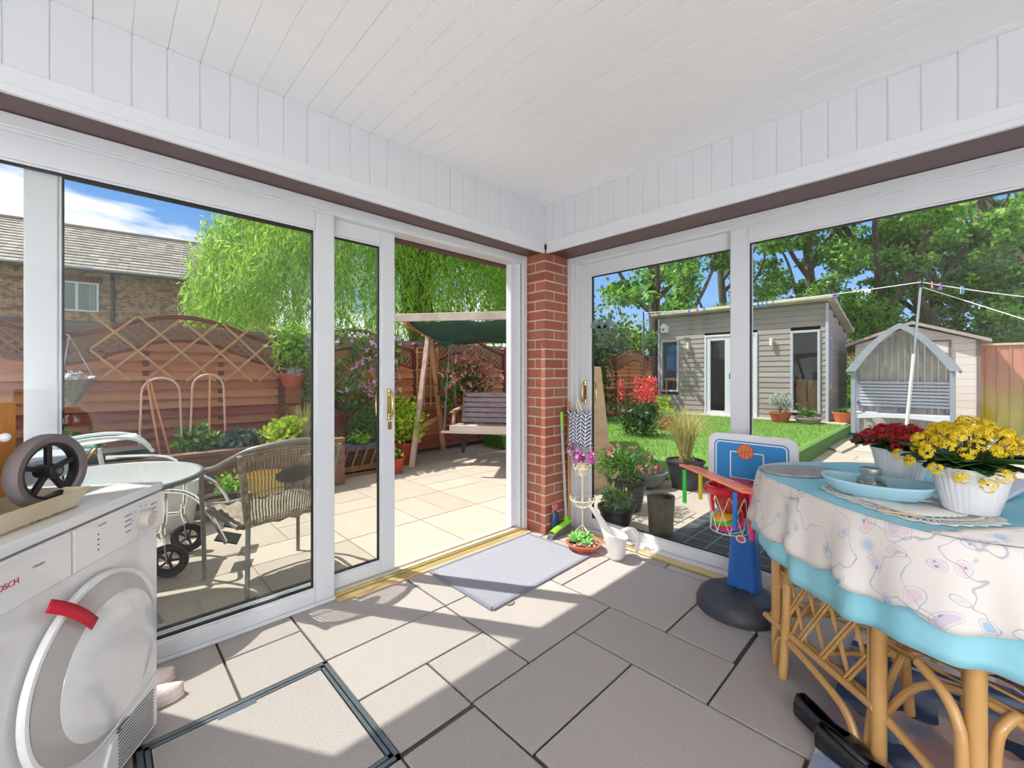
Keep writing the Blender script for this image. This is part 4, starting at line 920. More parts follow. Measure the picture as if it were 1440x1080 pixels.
# ================================================================ shed
t = thing('garden_shed', 'cream plastic shed with a low gable roof behind the arbour', 'shed', (12.8, .5, 0))
SH = brickmat('shed_wall', (224,214,206), (218,208,200), (190,180,172), 20, .14, .006)
b = MB(); b.box(12, 14, -.42, 1.42, 0, 1.86); b.prism([(-.42,1.86),(1.42,1.86),(.5,2.2)], 'x', 12, 14); part('walls', b, SH, t)
b = MB(); 
for s in (-1, 1): b.add([(11.85,.5,2.30),(14.1,.5,2.30),(14.1,.5+s*1.08,1.88),(11.85,.5+s*1.08,1.88),(11.85,.5,2.24),(14.1,.5,2.24),(14.1,.5+s*1.08,1.82),(11.85,.5+s*1.08,1.82)], [(0,1,2,3),(4,5,6,7),(0,1,5,4),(1,2,6,5),(2,3,7,6),(3,0,4,7)])
part('roof', b, mat('shed_roof', (170,156,146), .7), t)
b = MB(); b.box(11.975, 12, -.02, 1.0, .05, 1.86); d = part('door', b, SH, t, bevel=.004); b = MB(); ringframe(b, 'y', -.06, 1.04, .02, 1.90, .035, 11.965, 11.99); part('door_trim', b, mat('taupe_trim', (128,112,108), .6), d); b = MB(); b.box(11.95, 11.97, .0, .3, 1.62, 1.645); b.box(11.95, 11.97, .0, .14, .95, .97); part('hinge', b, STEEL, d)
b = MB(); b.box(11.985, 12.03, -.45, -.39, 0, 1.86); part('corner_trim', b, MATS['taupe_trim'], t)
# board fence on the right
t = thing('board_fence', 'tall vertical board fence right of the shed, reddish at the top and mossy green below', 'fence', (12.6, -3, 0))
def mossy():
    m, n, l, b = _nm('mossy_board'); b.inputs['Roughness'].default_value = .85; tc = n.new('ShaderNodeTexCoord'); s = n.new('ShaderNodeSeparateXYZ'); l.new(tc.outputs['Object'], s.inputs[0])
    nz = n.new('ShaderNodeTexNoise'); nz.inputs['Scale'].default_value = 3; mp = n.new('ShaderNodeMapping'); mp.inputs['Scale'].default_value = (1,3,.6); l.new(tc.outputs['Object'], mp.inputs[0]); l.new(mp.outputs[0], nz.inputs['Vector'])
    a = n.new('ShaderNodeMath'); a.operation = 'MULTIPLY_ADD'; a.inputs[1].default_value = .7; l.new(nz.outputs[0], a.inputs[0]); l.new(s.outputs[2], a.inputs[2])
    r = n.new('ShaderNodeValToRGB'); l.new(a.outputs[0], r.inputs[0]); r.color_ramp.elements[0].position = .35; r.color_ramp.elements[0].color = (*lin((190,180,70)), 1); r.color_ramp.elements[1].position = .74; r.color_ramp.elements[1].color = (*lin((186,128,104)), 1)
    a.inputs[1].default_value = .5; mm = n.new('ShaderNodeMath'); mm.operation = 'MULTIPLY'; mm.inputs[1].default_value = .5; l.new(a.outputs[0], mm.inputs[0]); l.new(mm.outputs[0], r.inputs[0]); l.new(r.outputs[0], b.inputs['Base Color']); return m
b = MB(); y = -9
while y < -.45: b.box(12.55, 12.57, y, y+.135, .08, 1.78); b.box(12.535, 12.55, y+.135, y+.16, .08, 1.78); y += .16
part('boards', b, mossy(), t, bevel=.003, seg=1); b = MB(); b.box(12.52, 12.60, -9, -.45, 1.78, 1.82); b.box(12.57, 12.62, -9, -.45, .4, .48); part('rail', b, mat('cream_rail', (206,186,150), .8), t)
for y in (-1.1, -3.0, -4.9): part('post', MB().box(12.48, 12.56, y-.05, y+.05, 0, 1.95), mat('pale_post', (196,206,150), .8), t, bevel=.004)
# raised planter right
t = thing('raised_planter', 'dark trough planter full of bright leafy plants in front of the board fence', 'planter', (5.9, -1.2, 0))
b = MB(); b.box(5.5, 6.2, -2.2, -.62, .02, .62); part('trough', b, mat('dark_trough', (52,66,60), .5, c2=(80,100,90), scale=5), t, bevel=.01); b = MB(); b.box(5.47, 6.23, -2.23, -.59, .62, .66); part('rim', b, BLACKP, t)
rs = np.random.RandomState(61); b = leafmesh(MB(), np.r_[blob(rs, 700, (5.85,-.85,.78), (.34,.32,.13), .1), blob(rs, 900, (5.85,-1.6,.8), (.34,.5,.15), .1)], .11, .75, 62); part('foliage', b, LF['bright'], t)
b = leafmesh(MB(), blob(rs, 160, (5.6,-1.1,.68), (.14,.5,.05), .3), .05, .6, 63); part('flowers', b, FL['pink'], t)
# clothes prop, lines and pegs
def P3(px, py, d):
    k = (px-720)/596; return Vector((math.cos(TH)+k*math.sin(TH), math.sin(TH)-k*math.cos(TH), -(py-526)/596))*d+Vector((0,0,EYE))
t = thing('clothes_prop', 'white metal clothes prop leaning up to the washing line', 'clothes prop', tuple(P3(1269, 658, 5.5))[:2]+(0,))
p0 = P3(1269, 658, 5.5); p0.z = 0; p1 = P3(1295, 400, 5.5); mid = p0.lerp(p1, .62)
part('upper_tube', MB().tube([mid-(p1-p0)*.22, p1], .014, 10), GALV, t); part('lower_tube', MB().tube([p0, mid], .019, 10), mat('white_tube', (220,220,218), .4), t)
b = MB(); d = (p1-p0).normalized(); b.tube([p1-d*.04, p1+d*.01], .022, 8); b.tube([p1, p1+Vector((.02,.02,.05))], .008, 6); b.tube([p1, p1+Vector((-.02,-.02,.05))], .008, 6); part('fork', b, BLACKP, t)
la = P3(905, 440, 8.6); lb = P3(1560, 428, 4.6)
ROPE = mat('white_rope', (232,232,228), .7)
b = MB(); top = p1+Vector((0,0,.03)); L1 = [la.lerp(top, i/16)+Vector((0,0,-.06*math.sin(PI*i/16))) for i in range(17)]; b.tube(L1, .006, 6); L2 = [top.lerp(lb, i/10)+Vector((0,0,-.03*math.sin(PI*i/10))) for i in range(11)]; b.tube(L2, .006, 6)
solo('washing_line', b, ROPE, 'white washing line strung across the garden over the clothes prop', 'washing line')
lc = P3(1355, 422, 6.5); ld = P3(1500, 468, 5.2); b = MB(); b.tube([P3(1297,404,5.52), lc, ld], .005, 6); solo('washing_line', b, ROPE, 'second white line sloping down to the right from the clothes prop', 'washing line')
b = MB(); b.tube([(la.x, la.y, -.02), (la.x, la.y, la.z+.03)], .016, 10); solo('line_post', b, BARK, 'thin brown post holding the left end of the washing line', 'post')
def peg(m):
    t = bpy.data.objects.new('clothes_peg', None); COL.objects.link(t); t['category'] = 'clothes peg'
    b = MB(); b.bar((.006,0,.03), (.012,0,-.06), .014, .009); b.bar((-.006,0,.03), (-.014,0,-.06), .014, .009); b.tube([(-.004,-.01,0),(-.004,.01,0)], .006, 6)
    o = mk('clips', b, m); o.parent = t; return t
cols = dict(blue=(60,120,220), purple=(150,100,200), pink=(230,130,170), aqua=(140,200,220))
pegs = [('purple',913,'purple peg at the left end of the washing line'),('aqua',935,'pale aqua peg on the line above the birdhouse'),('blue',968,'blue peg on the line above the cabin door, the left of two'),('purple',980,'purple peg between two blue pegs on the line'),('blue',990,'blue peg on the line above the cabin door, the right of two'),
 ('aqua',946,'pale aqua peg above the left cabin window')]+[('blue',1058+7*i,s_+' of the five blue pegs bunched just right of the door stile') for i, s_ in enumerate(('leftmost','second from left','middle one','second from right','rightmost'))]+[('purple',1172,'lilac peg on the line just right of the cabin roof')]
proto = {}
def lineat(px):
    best = min(range(len(L1)*8), key=lambda i: abs(projx(L1[min(i//8, 15)].lerp(L1[min(i//8+1, 16)], (i % 8)/8))-px)); return L1[min(best//8, 15)].lerp(L1[min(best//8+1, 16)], (best % 8)/8)
def projx(p): d = p.x*math.cos(TH)+p.y*math.sin(TH); return 720+596*(p.x*math.sin(TH)-p.y*math.cos(TH))/d
def setpeg(c, pos, label, rot, grp=None):
    if c not in proto: o = proto[c] = peg(mat('peg_'+c, cols[c], .4))
    else: o = copy_tree(proto[c])
    o.location = pos; o.rotation_euler = (0, 0, rot); o['label'] = label
    if 'group' in o: del o['group']
    if grp: o['group'] = grp
for i, (c, px, l) in enumerate(pegs): setpeg(c, lineat(px), l, .5+i*.3, 'blue pegs bunched on the washing line' if 'bunched' in l else None)
for i, (u, c, l) in enumerate(((.07,'pink','pink peg on the line just right of the clothes prop'),(.12,'purple','lilac peg right of the pink peg on the line'),(.25,'aqua','pale aqua peg on the right-hand run of the washing line'))): setpeg(c, L2[int(u*10)].lerp(L2[int(u*10)+1], (u*10) % 1), l, i)
# paving slab lying on the path
b = MB(); pp = [P3(1152, 628, 7.15), P3(1182, 617, 7.9), P3(1207, 626, 7.2), P3(1184, 637, 6.5)]; b.prism([(p.x, p.y) for p in pp], 'z', .002, .035); solo('loose_slab', b, SLAB_OUT, 'loose pale paving slab lying on the path beside the lawn', 'paving slab', bevel=.004)
# ================================================================ left part of garden seen through the right-hand doors
potted('potted_grass', 'tall straw-coloured grass in a black pot beyond the right-hand doors', 'potted plant', 4.50, 1.96, 0, .13, .19, .30, mat('black_pot', (44,48,54), .5), (60,.1,.1,.05,.3,'straw'), 71)
b = grasstuft(MB(), 4.50, 1.96, .27, 260, .62, .36, 72, .0035); g = solo('grass_tuft', b, LF['straw'], 'x', 'x'); pg = bpy.data.objects['potted_grass']
g.parent = pg; g.location = g.location-pg.location; del g['label']; del g['category']
b = grasstuft(MB(), 4.50, 1.96, .27, 90, .5, .16, 73, .004); o = solo('green_blades', b, LF['lime'], 'x', 'x'); o.parent = pg; o.location = o.location-pg.location; del o['label']; del o['category']
potted('potted_pine', 'bushy green plant with pinkish tips outside the right-hand doors', 'potted plant', 3.42, 2.02, 0, .12, .17, .26, BLACKP, (2600,.34,.30,.06,.18,'mid'), 74, flowers=(16,.05,'salmon'))
t = thing('stone_bowl_planter', 'low grey bowl planter of dry stems in front of the lawn', 'planter', (4.25, 2.3, 0)); part('bowl', MB().lathe([(.12,0),(.2,.06),(.24,.17),(.225,.17),(.18,.12),(.001,.12)], 26, (4.25,2.3,0)), mat('concrete_bowl', (120,126,124), .8, c2=(100,106,104), scale=8), t); part('dry_plant', leafmesh(MB(), blob(np.random.RandomState(75), 240, (4.25,2.3,.19), (.18,.18,.06), .1), .05, .4, 76), FL['salmon'], t)
t = thing('astilbe_clump', 'clump of red plume flowers over green leaves beside the cabin', 'plant', (6.4, 3.55, LZ)); rs = np.random.RandomState(77)
part('foliage', leafmesh(MB(), blob(rs, 1400, (6.4,3.55,.5), (.42,.42,.32), .1), .08, .4, 78), LF['dark'], t)
b = MB()
for i in range(13):
    x, y = 6.4+rs.normal()*.2, 3.5+rs.normal()*.2; n = 70; zz = rs.rand(n); P = np.c_[x+rs.normal(size=n)*.05*(1.1-zz), y+rs.normal(size=n)*.05*(1.1-zz), .78+.38*zz]; leafmesh(b, P, .045, .5, 80+i)
part('flower_plumes', b, FL['coral'], t)
b = MB(); [b.tube([(6.4+.2*math.cos(i), 3.55+.2*math.sin(i), .2), (6.4+.24*math.cos(i), 3.55+.24*math.sin(i), .85)], .006, 5) for i in range(9)]; part('stems', b, STEM, t)
potted('potted_plant', 'terracotta pot of long green leaves right of the red plume flowers', 'potted plant', 7.4, 3.55, LZ, .12, .16, .24, TERRA, (260,.22,.2,.09,.3,'bright'), 82)
# tan timber cupboard
t = thing('garden_cupboard', 'tan board cupboard with a sloping top outside the right-hand doors', 'cupboard', (3.75, 2.72, 0))
b = MB(); b.prism([(2.55,0),(3.25,0),(3.25,1.30),(2.72,1.30)], 'x', 3.55, 4.05); part('body', b, mat('tan_board', (222,184,142), .7, c2=(206,168,126), scale=3, stretch=(1,1,5)), t, bevel=.006)
b = MB(); b.box(3.53, 3.55, 2.78, 3.2, .1, 1.22); part('door', b, mat('pale_board', (232,214,190), .6), t, bevel=.004)
# black mat outside
t = thing('grid_mat', 'black rubber mat with a pale square grid outside the right-hand doors', 'mat', (3.5, .95, 0)); b = MB(); b.box(2.86, 4.25, .30, 1.46, .001, .012); part('rubber_sheet', b, mat('mat_black', (50,54,58), .7), t)
b = MB(); 
for i in range(1, 10): b.box(2.86+i*.139-.004, 2.86+i*.139+.004, .30, 1.46, .012, .0145)
for i in range(1, 8): b.box(2.86, 4.25, .30+i*.145-.004, .30+i*.145+.004, .012, .0145)
part('grid_lines', b, mat('mat_line', (120,126,128), .7), t)
# low dark watering bucket and greens near glass
potted('potted_fern', 'dark tub of trailing fern leaves against the outside of the glass', 'potted plant', 2.98, 1.86, 0, .10, .14, .16, BLACKP, (420,.2,.12,.06,.3,'mid'), 85)
b = MB().lathe([(.07,0),(.085,.01),(.10,.30),(.10,.31),(.085,.30),(.07,.03),(.001,.03)], 22, (3.02, 1.50, 0)); solo('tall_pot', b, mat('brown_glaze', (96,88,58), .4, c2=(60,58,44), scale=6), 'tall dark brown glazed pot against the outside of the glass', 'pot')
# ================================================================ tumble dryer
DR = math.atan2(.842, .539)
SHINY = mat('appliance_white', (232,232,232), .16, coat=.6); GREYDOOR = mat('door_grey', (186,182,178), .25, coat=.5)
def dryer():
    t = thing('tumble_dryer', 'white front-loading tumble dryer with a round door and red strap', 'tumble dryer', (-.185, 1.362, 0), DR)
    P = lambda n, b, m, par=t, **k: part(n, b, m, par, False, **k)
    P('body', MB().box(.03, .63, .012, .60, .02, .818), SHINY, bevel=.008, seg=3)
    P('top_panel', MB().box(.026, .634, -.004, .604, .822, .85), SHINY, bevel=.008, seg=3)
    P('control_panel', MB().box(.248, .632, -.006, .03, .702, .818), SHINY, bevel=.006, seg=2); P('drawer_front', MB().box(.03, .244, -.006, .03, .702, .818), SHINY, bevel=.006, seg=2)
    for x, y in ((.07,.05),(.59,.05),(.07,.56),(.59,.56)): P('foot', MB().lathe([(.02,0),(.02,.022)], 14, (x, y, 0)), BLACKP)
    RY = Matrix.Rotation(PI/2, 4, 'X')
    kb = MB().lathe([(.030,0),(.030,.004),(.026,.006),(.025,.026),(.022,.03),(.001,.03)], 28); kb.xf(Matrix.Translation((.513,-.006,.757)) @ RY); P('knob', kb, mat('knob_beige', (206,198,190), .3), label='beige programme knob')
    for i in range(9):
        a = i*.6-1.9; kb = MB().lathe([(.0022,0),(.0022,.001),(.0001,.001)], 8); kb.xf(Matrix.Translation((.513+.045*math.cos(a), -.006, .757+.045*math.sin(a))) @ RY); P('dial_mark', kb, mat('print_grey', (150,150,152), .5))
    for i in range(4):
        kb = MB().lathe([(.0025,0),(.0025,.0012),(.0001,.0012)], 8); kb.xf(Matrix.Translation((.33, -.006, .735+.014*i)) @ RY); P('indicator', kb, mat('print_dark', (70,70,76), .5))
    for x, z, w_ in ((.45,.79,.03),(.45,.775,.025),(.45,.76,.03),(.45,.742,.026),(.575,.79,.03),(.575,.774,.024),(.575,.757,.03),(.345,.80,.03)): P('printed_text', MB().box(x-w_/2, x+w_/2, -.0072, -.006, z-.0018, z+.0018), MATS['print_grey'])
    def text(s, size, x, z, m, nm):
        b = textmesh(s, size, .0004); b.xf(Matrix.Translation((x, -.0068, z)) @ RY); P(nm, b, m)
    text('BOSCH', .0185, .066, .762, mat('logo_red', (196,30,40), .4), 'logo'); text('Classixx', .010, .145, .775, MATS['print_grey'], 'model_text')
    # round door
    C = (.34, .42)
    def disc(prof, n=56, c=C, y=0): b = MB().lathe(prof, n); b.xf(Matrix.Translation((c[0], y, c[1])) @ RY); return b
    d = P('door', disc([(.242,-.002),(.242,.006),(.238,.012),(.230,.014),(.226,.010),(.001,.011)], y=.0), SHINY)
    P('door_window', disc([(.225,.006),(.224,.012),(.20,.017),(.12,.020),(.001,.021)]), GREYDOOR, d, label='grey bulging centre of the door')
    P('door_bulge', disc([(.186,.012),(.184,.020),(.165,.026),(.10,.031),(.001,.033)], c=(.372,.402)), SHINY, d)
    sp_ = spl([(.172,-.006,.664),(.20,-.022,.640),(.235,-.032,.604),(.272,-.036,.560)], 5); b = MB(); rows = []
    for i, p in enumerate(sp_):
        q = sp_[min(i+1, len(sp_)-1)]-sp_[max(i-1, 0)]; s = Vector((q.z, 0, -q.x)).normalized(); rows.append([p-s*.015, p+s*.015])
    b.grid(rows); P('door_strap', b, mat('red_strap', (196,28,52), .5), solid=.003, label='red strap stuck across the door edge')
    # service flap and grille
    P('service_flap', MB().prism([(.345,.03),(.612,.03),(.612,.205),(.51,.175),(.40,.14)], 'y', .004, .016), SHINY, bevel=.003)
    for k in range(12): P('grille_slat', MB().prism([(.425,.044+k*.0105),(.590,.044+k*.0105),(.590,.0475+k*.0105),(.425,.0475+k*.0105)], 'y', .002, .008), mat('grille_dark', (120,118,116), .5))
dryer()
def dloc(a, dep): return (-.185+.539*a-.842*dep, 1.362+.842*a+.539*dep)
# cream tray with odds and ends
t = thing('metal_tray', 'rust-edged cream metal tray on top of the tumble dryer', 'tray', (-.185, 1.362, .851), DR)
b = MB(); x0, x1, y0, y1, h = .05, .352, .06, .46, .052; f = .02
b.add([(x0,y0,.0),(x1,y0,.0),(x1,y1,.0),(x0,y1,.0),(x0-f,y0-f,h),(x1+f,y0-f,h),(x1+f,y1+f,h),(x0-f,y1+f,h),
       (x0+.004,y0+.004,.003),(x1-.004,y0+.004,.003),(x1-.004,y1-.004,.003),(x0+.004,y1-.004,.003),(x0-f+.004,y0-f+.004,h),(x1+f-.004,y0-f+.004,h),(x1+f-.004,y1+f-.004,h),(x0-f+.004,y1+f-.004,h)],
      [(3,2,1,0),(0,1,5,4),(1,2,6,5),(2,3,7,6),(3,0,4,7),(8,9,10,11),(9,8,12,13),(10,9,13,14),(11,10,14,15),(8,11,15,12),(4,5,13,12),(5,6,14,13),(6,7,15,14),(7,4,12,15)])
o = part('tray_body', b, mat('cream_enamel', (222,210,184), .35, c2=(208,190,156), scale=7), t, False)
b = MB(); b.tube([(x0,y0-.001,.002),(x1,y0-.001,.002)], .0022, 6); part('rust_line', b, mat('rust', (120,84,50), .9, c2=(196,176,140), scale=60), t, False)
wc = Vector((-.100, 1.705, .957)); nrm = Vector((.76, -.65, 0)).normalized(); ux = Vector((.65, .76, 0)).normalized(); uz = Vector((0, 0, 1))
t = thing('loose_wheel', 'grey-tyred black spoked wheel standing in the cream tray', 'wheel', (wc.x, wc.y, .856))
def ringpts(r, off, n=44): return [wc+nrm*off+ux*(r*math.cos(2*PI*i/n))+uz*(r*math.sin(2*PI*i/n)) for i in range(n)]
rows = []
for r, o_ in ((.076,-.012),(.081,-.018),(.094,-.019),(.0995,-.011),(.1,0),(.0995,.011),(.094,.019),(.081,.018),(.076,.012),(.076,-.012)): rows.append(ringpts(r, o_))
part('tyre', MB().grid(rows, True), mat('grey_rubber', (112,104,104), .6), t)
rows = []
for r, o_ in ((.077,-.012),(.069,-.011),(.067,0),(.069,.011),(.077,.012),(.077,-.012)): rows.append(ringpts(r, o_))
part('rim', MB().grid(rows, True), BLACKP, t)
for k in range(5):
    a = k*2*PI/5+PI/2; d = ux*math.cos(a)+uz*math.sin(a); part('spoke', MB().bar(wc+d*.012, wc+d*.070, .013, .014, nrm), BLACKP, t, bevel=.003)
part('hub', MB().tube([wc-nrm*.024, wc+nrm*.026], .019, 20), BLACKP, t, bevel=.003); part('axle_bolt', MB().tube([wc+nrm*.024, wc+nrm*.032], .008, 8), STEEL, t)
t = thing('plastic_tub', 'blue-grey plastic tub lying in the tray behind the wheel', 'tub', (*dloc(.40, .24), .905), DR)
b = MB(); b.prism([(-.20,.0),(.14,.0),(.235,.065),(-.20,.065)], 'y', -.04, .10); part('tub_body', b, mat('blue_grey_plastic', (168,178,188), .4), t, False, bevel=.008); b = MB(); b.bar((.142,-.042,.0),(.235,-.042,.063),.007,.004,(0,1,0)); part('orange_edge', b, mat('orange_edge', (214,150,70), .5), t, False)
b = MB(); p = Vector((*dloc(.371, .20), 1.012)); b.ell(p, (.016,.016,.014)); b.tube([p-Vector((0,0,.045)), p], .006, 8); solo('ball_lever', b, BLACKP, 'black ball-topped lever sticking up behind the wheel', 'lever')
t = thing('wooden_box', 'orange-brown wooden box end with a white knob at the left edge of the tray', 'box', (*dloc(.2, .23), .903), DR); b = MB(); b.box(-.12, .118, -.06, -.045, 0, .245); part('box_body', b, mat('orange_pine', (206,140,66), .5, c2=(186,120,54), scale=5, stretch=(4,1,1)), t, False, bevel=.004)
b = MB(); b.ell((.075,-.068,.155), .012, 14, 10); part('knob', b, SHINY, t, False)
b = MB(); b.tube(spl([(*dloc(.46,.16),.853),(*dloc(.50,.17),.885),(*dloc(.55,.19),.885),(*dloc(.57,.22),.865),(*dloc(.52,.24),.853)], 6), .003, 6); solo('wire_loop', b, mat('grey_wire', (90,92,96), .5), 'loop of thin grey wire at the right end of the tray', 'wire')
# pink slippers
def slipper(label, x, y, rot):
    t = thing('slipper', label, 'slipper', (x, y, 0), rot, group=None); b = MB(); out = []
    prof = [(-.115,.026),(-.10,.036),(-.03,.034),(.04,.042),(.09,.038),(.118,.018)]
    poly = [(px_, -w_) for px_, w_ in prof]+[(px_, w_) for px_, w_ in reversed(prof)]
    part('sole', MB().prism(poly, 'z', 0, .014), mat('slipper_sole', (232,214,206), .7), t, False, bevel=.004)
    rows = []
    for i in range(9):
        u = i/8; px_ = -.01+.125*u; w_ = .043*math.sqrt(max(.03, 1-(u*1.0)**3)); h_ = .055*(1-.45*u); rows.append([(px_, -w_*math.cos(PI*j/8), .012+h_*math.sin(PI*j/8)) for j in range(9)])
    part('upper', MB().grid(rows), mat('slipper_pink', (232,206,206), .9, c2=(240,226,222), scale=30, bump=.6), t, False, solid=.006); return t
slipper('pale pink slipper beside the dryer, nearer the door', .10, 2.165, .05); slipper('pale pink slipper beside the dryer, nearer the camera', .115, 2.045, -.03)
# door mat
b = MB(); b.prism([(1.452,1.638),(2.352,1.668),(2.328,2.222),(1.458,2.222)], 'z', .0008, .009)
t = thing('door_mat', 'large grey door mat lying inside the open sliding door', 'door mat', (1.9, 1.93, 0)); part('pile', b, mat('grey_carpet', (158,158,166), .95, c2=(142,142,150), scale=160, bump=.8, bscale=300), t)
b = MB(); P = [(1.452,1.638),(2.352,1.668),(2.328,2.222),(1.458,2.222)]; [b.bar((P[i][0],P[i][1],.0065),(P[(i+1) % 4][0],P[(i+1) % 4][1],.0065),.02,.011) for i in range(4)]; part('edging', b, mat('mat_edge', (126,128,136), .9), t)
b = MB(); b.tube([(1.565+.028*math.cos(i*.785), 1.625+.022*math.sin(i*.785), .004) for i in range(8)], .0028, 5, closed=True); part('hanging_loop', b, mat('loop_grey', (110,104,100), .8), t)
# ================================================================ things by the brick pier
t = thing('broom', 'lime green soft broom with a grey handle leaning by the brick pier', 'broom', (2.5, 2.04, 0))
part('handle', MB().tube([(2.575,2.045,.085),(2.53,2.055,.86)], .011, 10), mat('grey_handle', (176,178,180), .35), t); part('handle_grip', MB().tube([(2.535,2.054,.80),(2.529,2.055,.93)], .0125, 10), mat('lime_plastic', (140,208,50), .4), t)
part('socket', MB().tube([(2.575,2.045,.07),(2.572,2.045,.13)], .018, 12), MATS['lime_plastic'], t)
b = MB(); rows = []
for i in range(9):
    x = 2.40+.22*i/8; z = .075-.045*(1-i/8)**1.5; rows.append([(x, 2.045-.024, z), (x, 2.045-.024, z+.014), (x, 2.045-.012, z+.024), (x, 2.045+.012, z+.024), (x, 2.045+.024, z+.014), (x, 2.045+.024, z)])
b.grid(rows, True); part('head', b, MATS['lime_plastic'], t)
b = MB(); q = random.Random(3)
for i in range(420):
    u = q.random(); x = 2.40+.22*u; z = .075-.045*(1-u)**1.5; y = 2.045+q.uniform(-.02,.02); b.bar((x, y, z+.004), (x-.03+q.uniform(-.012,.012), y+q.uniform(-.012,.012), max(.001, z-.06-.012*q.random())), .0018, .0018)
part('bristles', b, mat('bristle', (110,106,108), .7, island=[(90,86,88),(140,138,142),(110,106,110)]), t)
b = MB(); b.bar((2.655,2.085,0), (2.668,2.098,1.0), .042, .018, (1,-1,0)); solo('timber_batten', b, mat('batten', (206,148,82), .6, c2=(186,128,68), scale=5, stretch=(3,3,.4)), 'orange-brown timber batten leaning upright beside the door frame', 'batten', bevel=.003)
t = thing('spray_bottle', 'blue spray bottle with a pink trigger behind the broom', 'spray bottle', (2.50, 2.098, 0)); c = (2.50, 2.096, 0)
part('bottle', MB().lathe([(.026,0),(.029,.006),(.029,.10),(.024,.14),(.012,.175),(.012,.19)], 18, c, sx=1.3, sy=.85), mat('blue_bottle', (40,70,110), .2), t)
b = MB(); b.box(2.475,2.52,2.085,2.107,.195,.225); b.tube([(2.50,2.096,.18),(2.50,2.096,.20)], .014, 12); b.bar((2.482,2.096,.20),(2.470,2.096,.165),.012,.006,(1,0,0)); part('trigger', b, mat('pink_plastic', (226,110,120), .4), t, bevel=.003)
# wrought plant stand with orchid
sx_, sy_ = 2.585, 1.90
t = thing('plant_stand', 'two-tier cream wrought iron plant stand by the right-hand door', 'plant stand', (sx_, sy_, 0)); CREAM = mat('cream_iron', (232,224,196), .5)
part('pole', MB().tube([(sx_,sy_,.03),(sx_,sy_,.49)], .006, 8), CREAM, t)
for k in range(3): a = k*2.09+.4; part('foot', MB().tube(spl([(sx_,sy_,.10),(sx_+.05*math.cos(a),sy_+.05*math.sin(a),.05),(sx_+.08*math.cos(a)*.9,sy_+.08*math.sin(a),.004)],5), .005, 6), CREAM, t)
for z, r, nm in ((.235,.085,'lower_basket'),(.47,.06,'upper_basket')):
    b = MB(); 
    for rr_, zz in ((r*.55,z),(r,z+.05)): b.tube([(sx_+rr_*math.cos(i*.35), sy_+rr_*math.sin(i*.35), zz) for i in range(18)], .004, 6, closed=True)
    for k in range(10):
        a = k*.628; c, s = math.cos(a), math.sin(a); b.tube(spl([(sx_,sy_,z),(sx_+r*.55*c,sy_+r*.55*s,z),(sx_+r*.9*c,sy_+r*.9*s,z+.03),(sx_+r*1.15*c,sy_+r*1.15*s,z+.065),(sx_+r*1.02*c,sy_+r*1.02*s,z+.075)],3), .0035, 5)
    part(nm, b, CREAM, t)
t = thing('potted_orchid', 'magenta and white orchid in a pale pot on the upper tier of the plant stand', 'potted plant', (sx_, sy_, .475))
part('pot', MB().lathe([(.033,0),(.047,.085),(.05,.09),(.044,.09),(.001,.075)], 22, (sx_,sy_,.475)), mat('pale_pot', (222,206,190), .5), t)
rs = np.random.RandomState(91); b = MB(); cs = []
for tgt in ((2.52,2.00,.62),(2.60,2.02,.66),(2.56,1.93,.60),(2.50,1.86,.60),(2.58,1.79,.60),(2.52,1.76,.62)):
    S = spl([(sx_,sy_,.55),((sx_+tgt[0])/2,(sy_+tgt[1])/2,tgt[2]+.03),tgt],6); b.tube(S, .002, 5); cs += [S[-1], S[-3], S[-2]]
part('stems', b, STEM, t)
for nm, sel, pal in (('magenta_flowers', cs[5:]+cs[6:12], 'magenta'), ('pale_flowers', cs[1:9:2], 'pink')):
    b = MB()
    for i, c in enumerate(sel):
        c = Vector(c)+Vector((rs.normal()*.01, rs.normal()*.01, rs.normal()*.012)); leafmesh(b, np.repeat(np.array(c)[None], 14, 0), .032, .6, 500+i, up=((-.5,-.5,.1),1.0))
    part(nm, b, FL[pal], t)
leafb = leafmesh(MB(), np.repeat(np.array([[sx_,sy_,.55]]), 6, 0), .10, .4, 93, up=((0,0,.3),1)); part('leaves', leafb, LF['fleshy'], t)
# pan of succulents
px0, py0 = 2.415, 1.765
t = thing('succulent_bowl', 'shallow terracotta dish of green succulents and stones on the floor', 'potted plant', (px0, py0, 0))
part('dish', MB().lathe([(.07,0),(.085,.006),(.113,.036),(.122,.048),(.126,.05),(.126,.058),(.118,.058),(.10,.044),(.001,.042)], 36, (px0,py0,0)), mat('terracotta_bright', (206,104,78), .6), t)
part('soil', MB().lathe([(.001,.047),(.112,.046)], 24, (px0,py0,0), cap=False), SOIL, t)
rs = np.random.RandomState(95); b = MB()
for i in range(46): a = rs.rand()*6.28; r = .10*rs.rand()**.5; b.ell((px0+r*math.cos(a), py0+r*math.sin(a), .052), tuple(.008+.007*rs.rand(3)), 7, 5)
part('stones', b, mat('pebble', (150,116,100), .7, island=[(176,140,120),(120,90,80),(196,170,150),(140,100,84)]), t)
b = MB()
for cx_, cy_, n, L_ in ((px0-.03,py0+.04,20,.085),(px0+.04,py0+.01,16,.08),(px0-.02,py0-.04,10,.06),(px0+.03,py0+.07,12,.075)):
    for i in range(n):
        a = i*2.4; el_ = .35+.9*(i/n); d = Vector((math.cos(a)*math.cos(el_), math.sin(a)*math.cos(el_), math.sin(el_))); p = Vector((cx_, cy_, .05)); S = [p, p+d*L_*.35, p+d*L_*.7+Vector((0,0,-.004)), p+d*L_+Vector((0,0,-.012))]; b.tube(S, [.006,.010,.009,.001], 6)
part('rosettes', b, mat('succulent', (120,190,90), .35, island=[(110,180,84),(150,206,120),(88,156,76),(170,216,140)]), t)
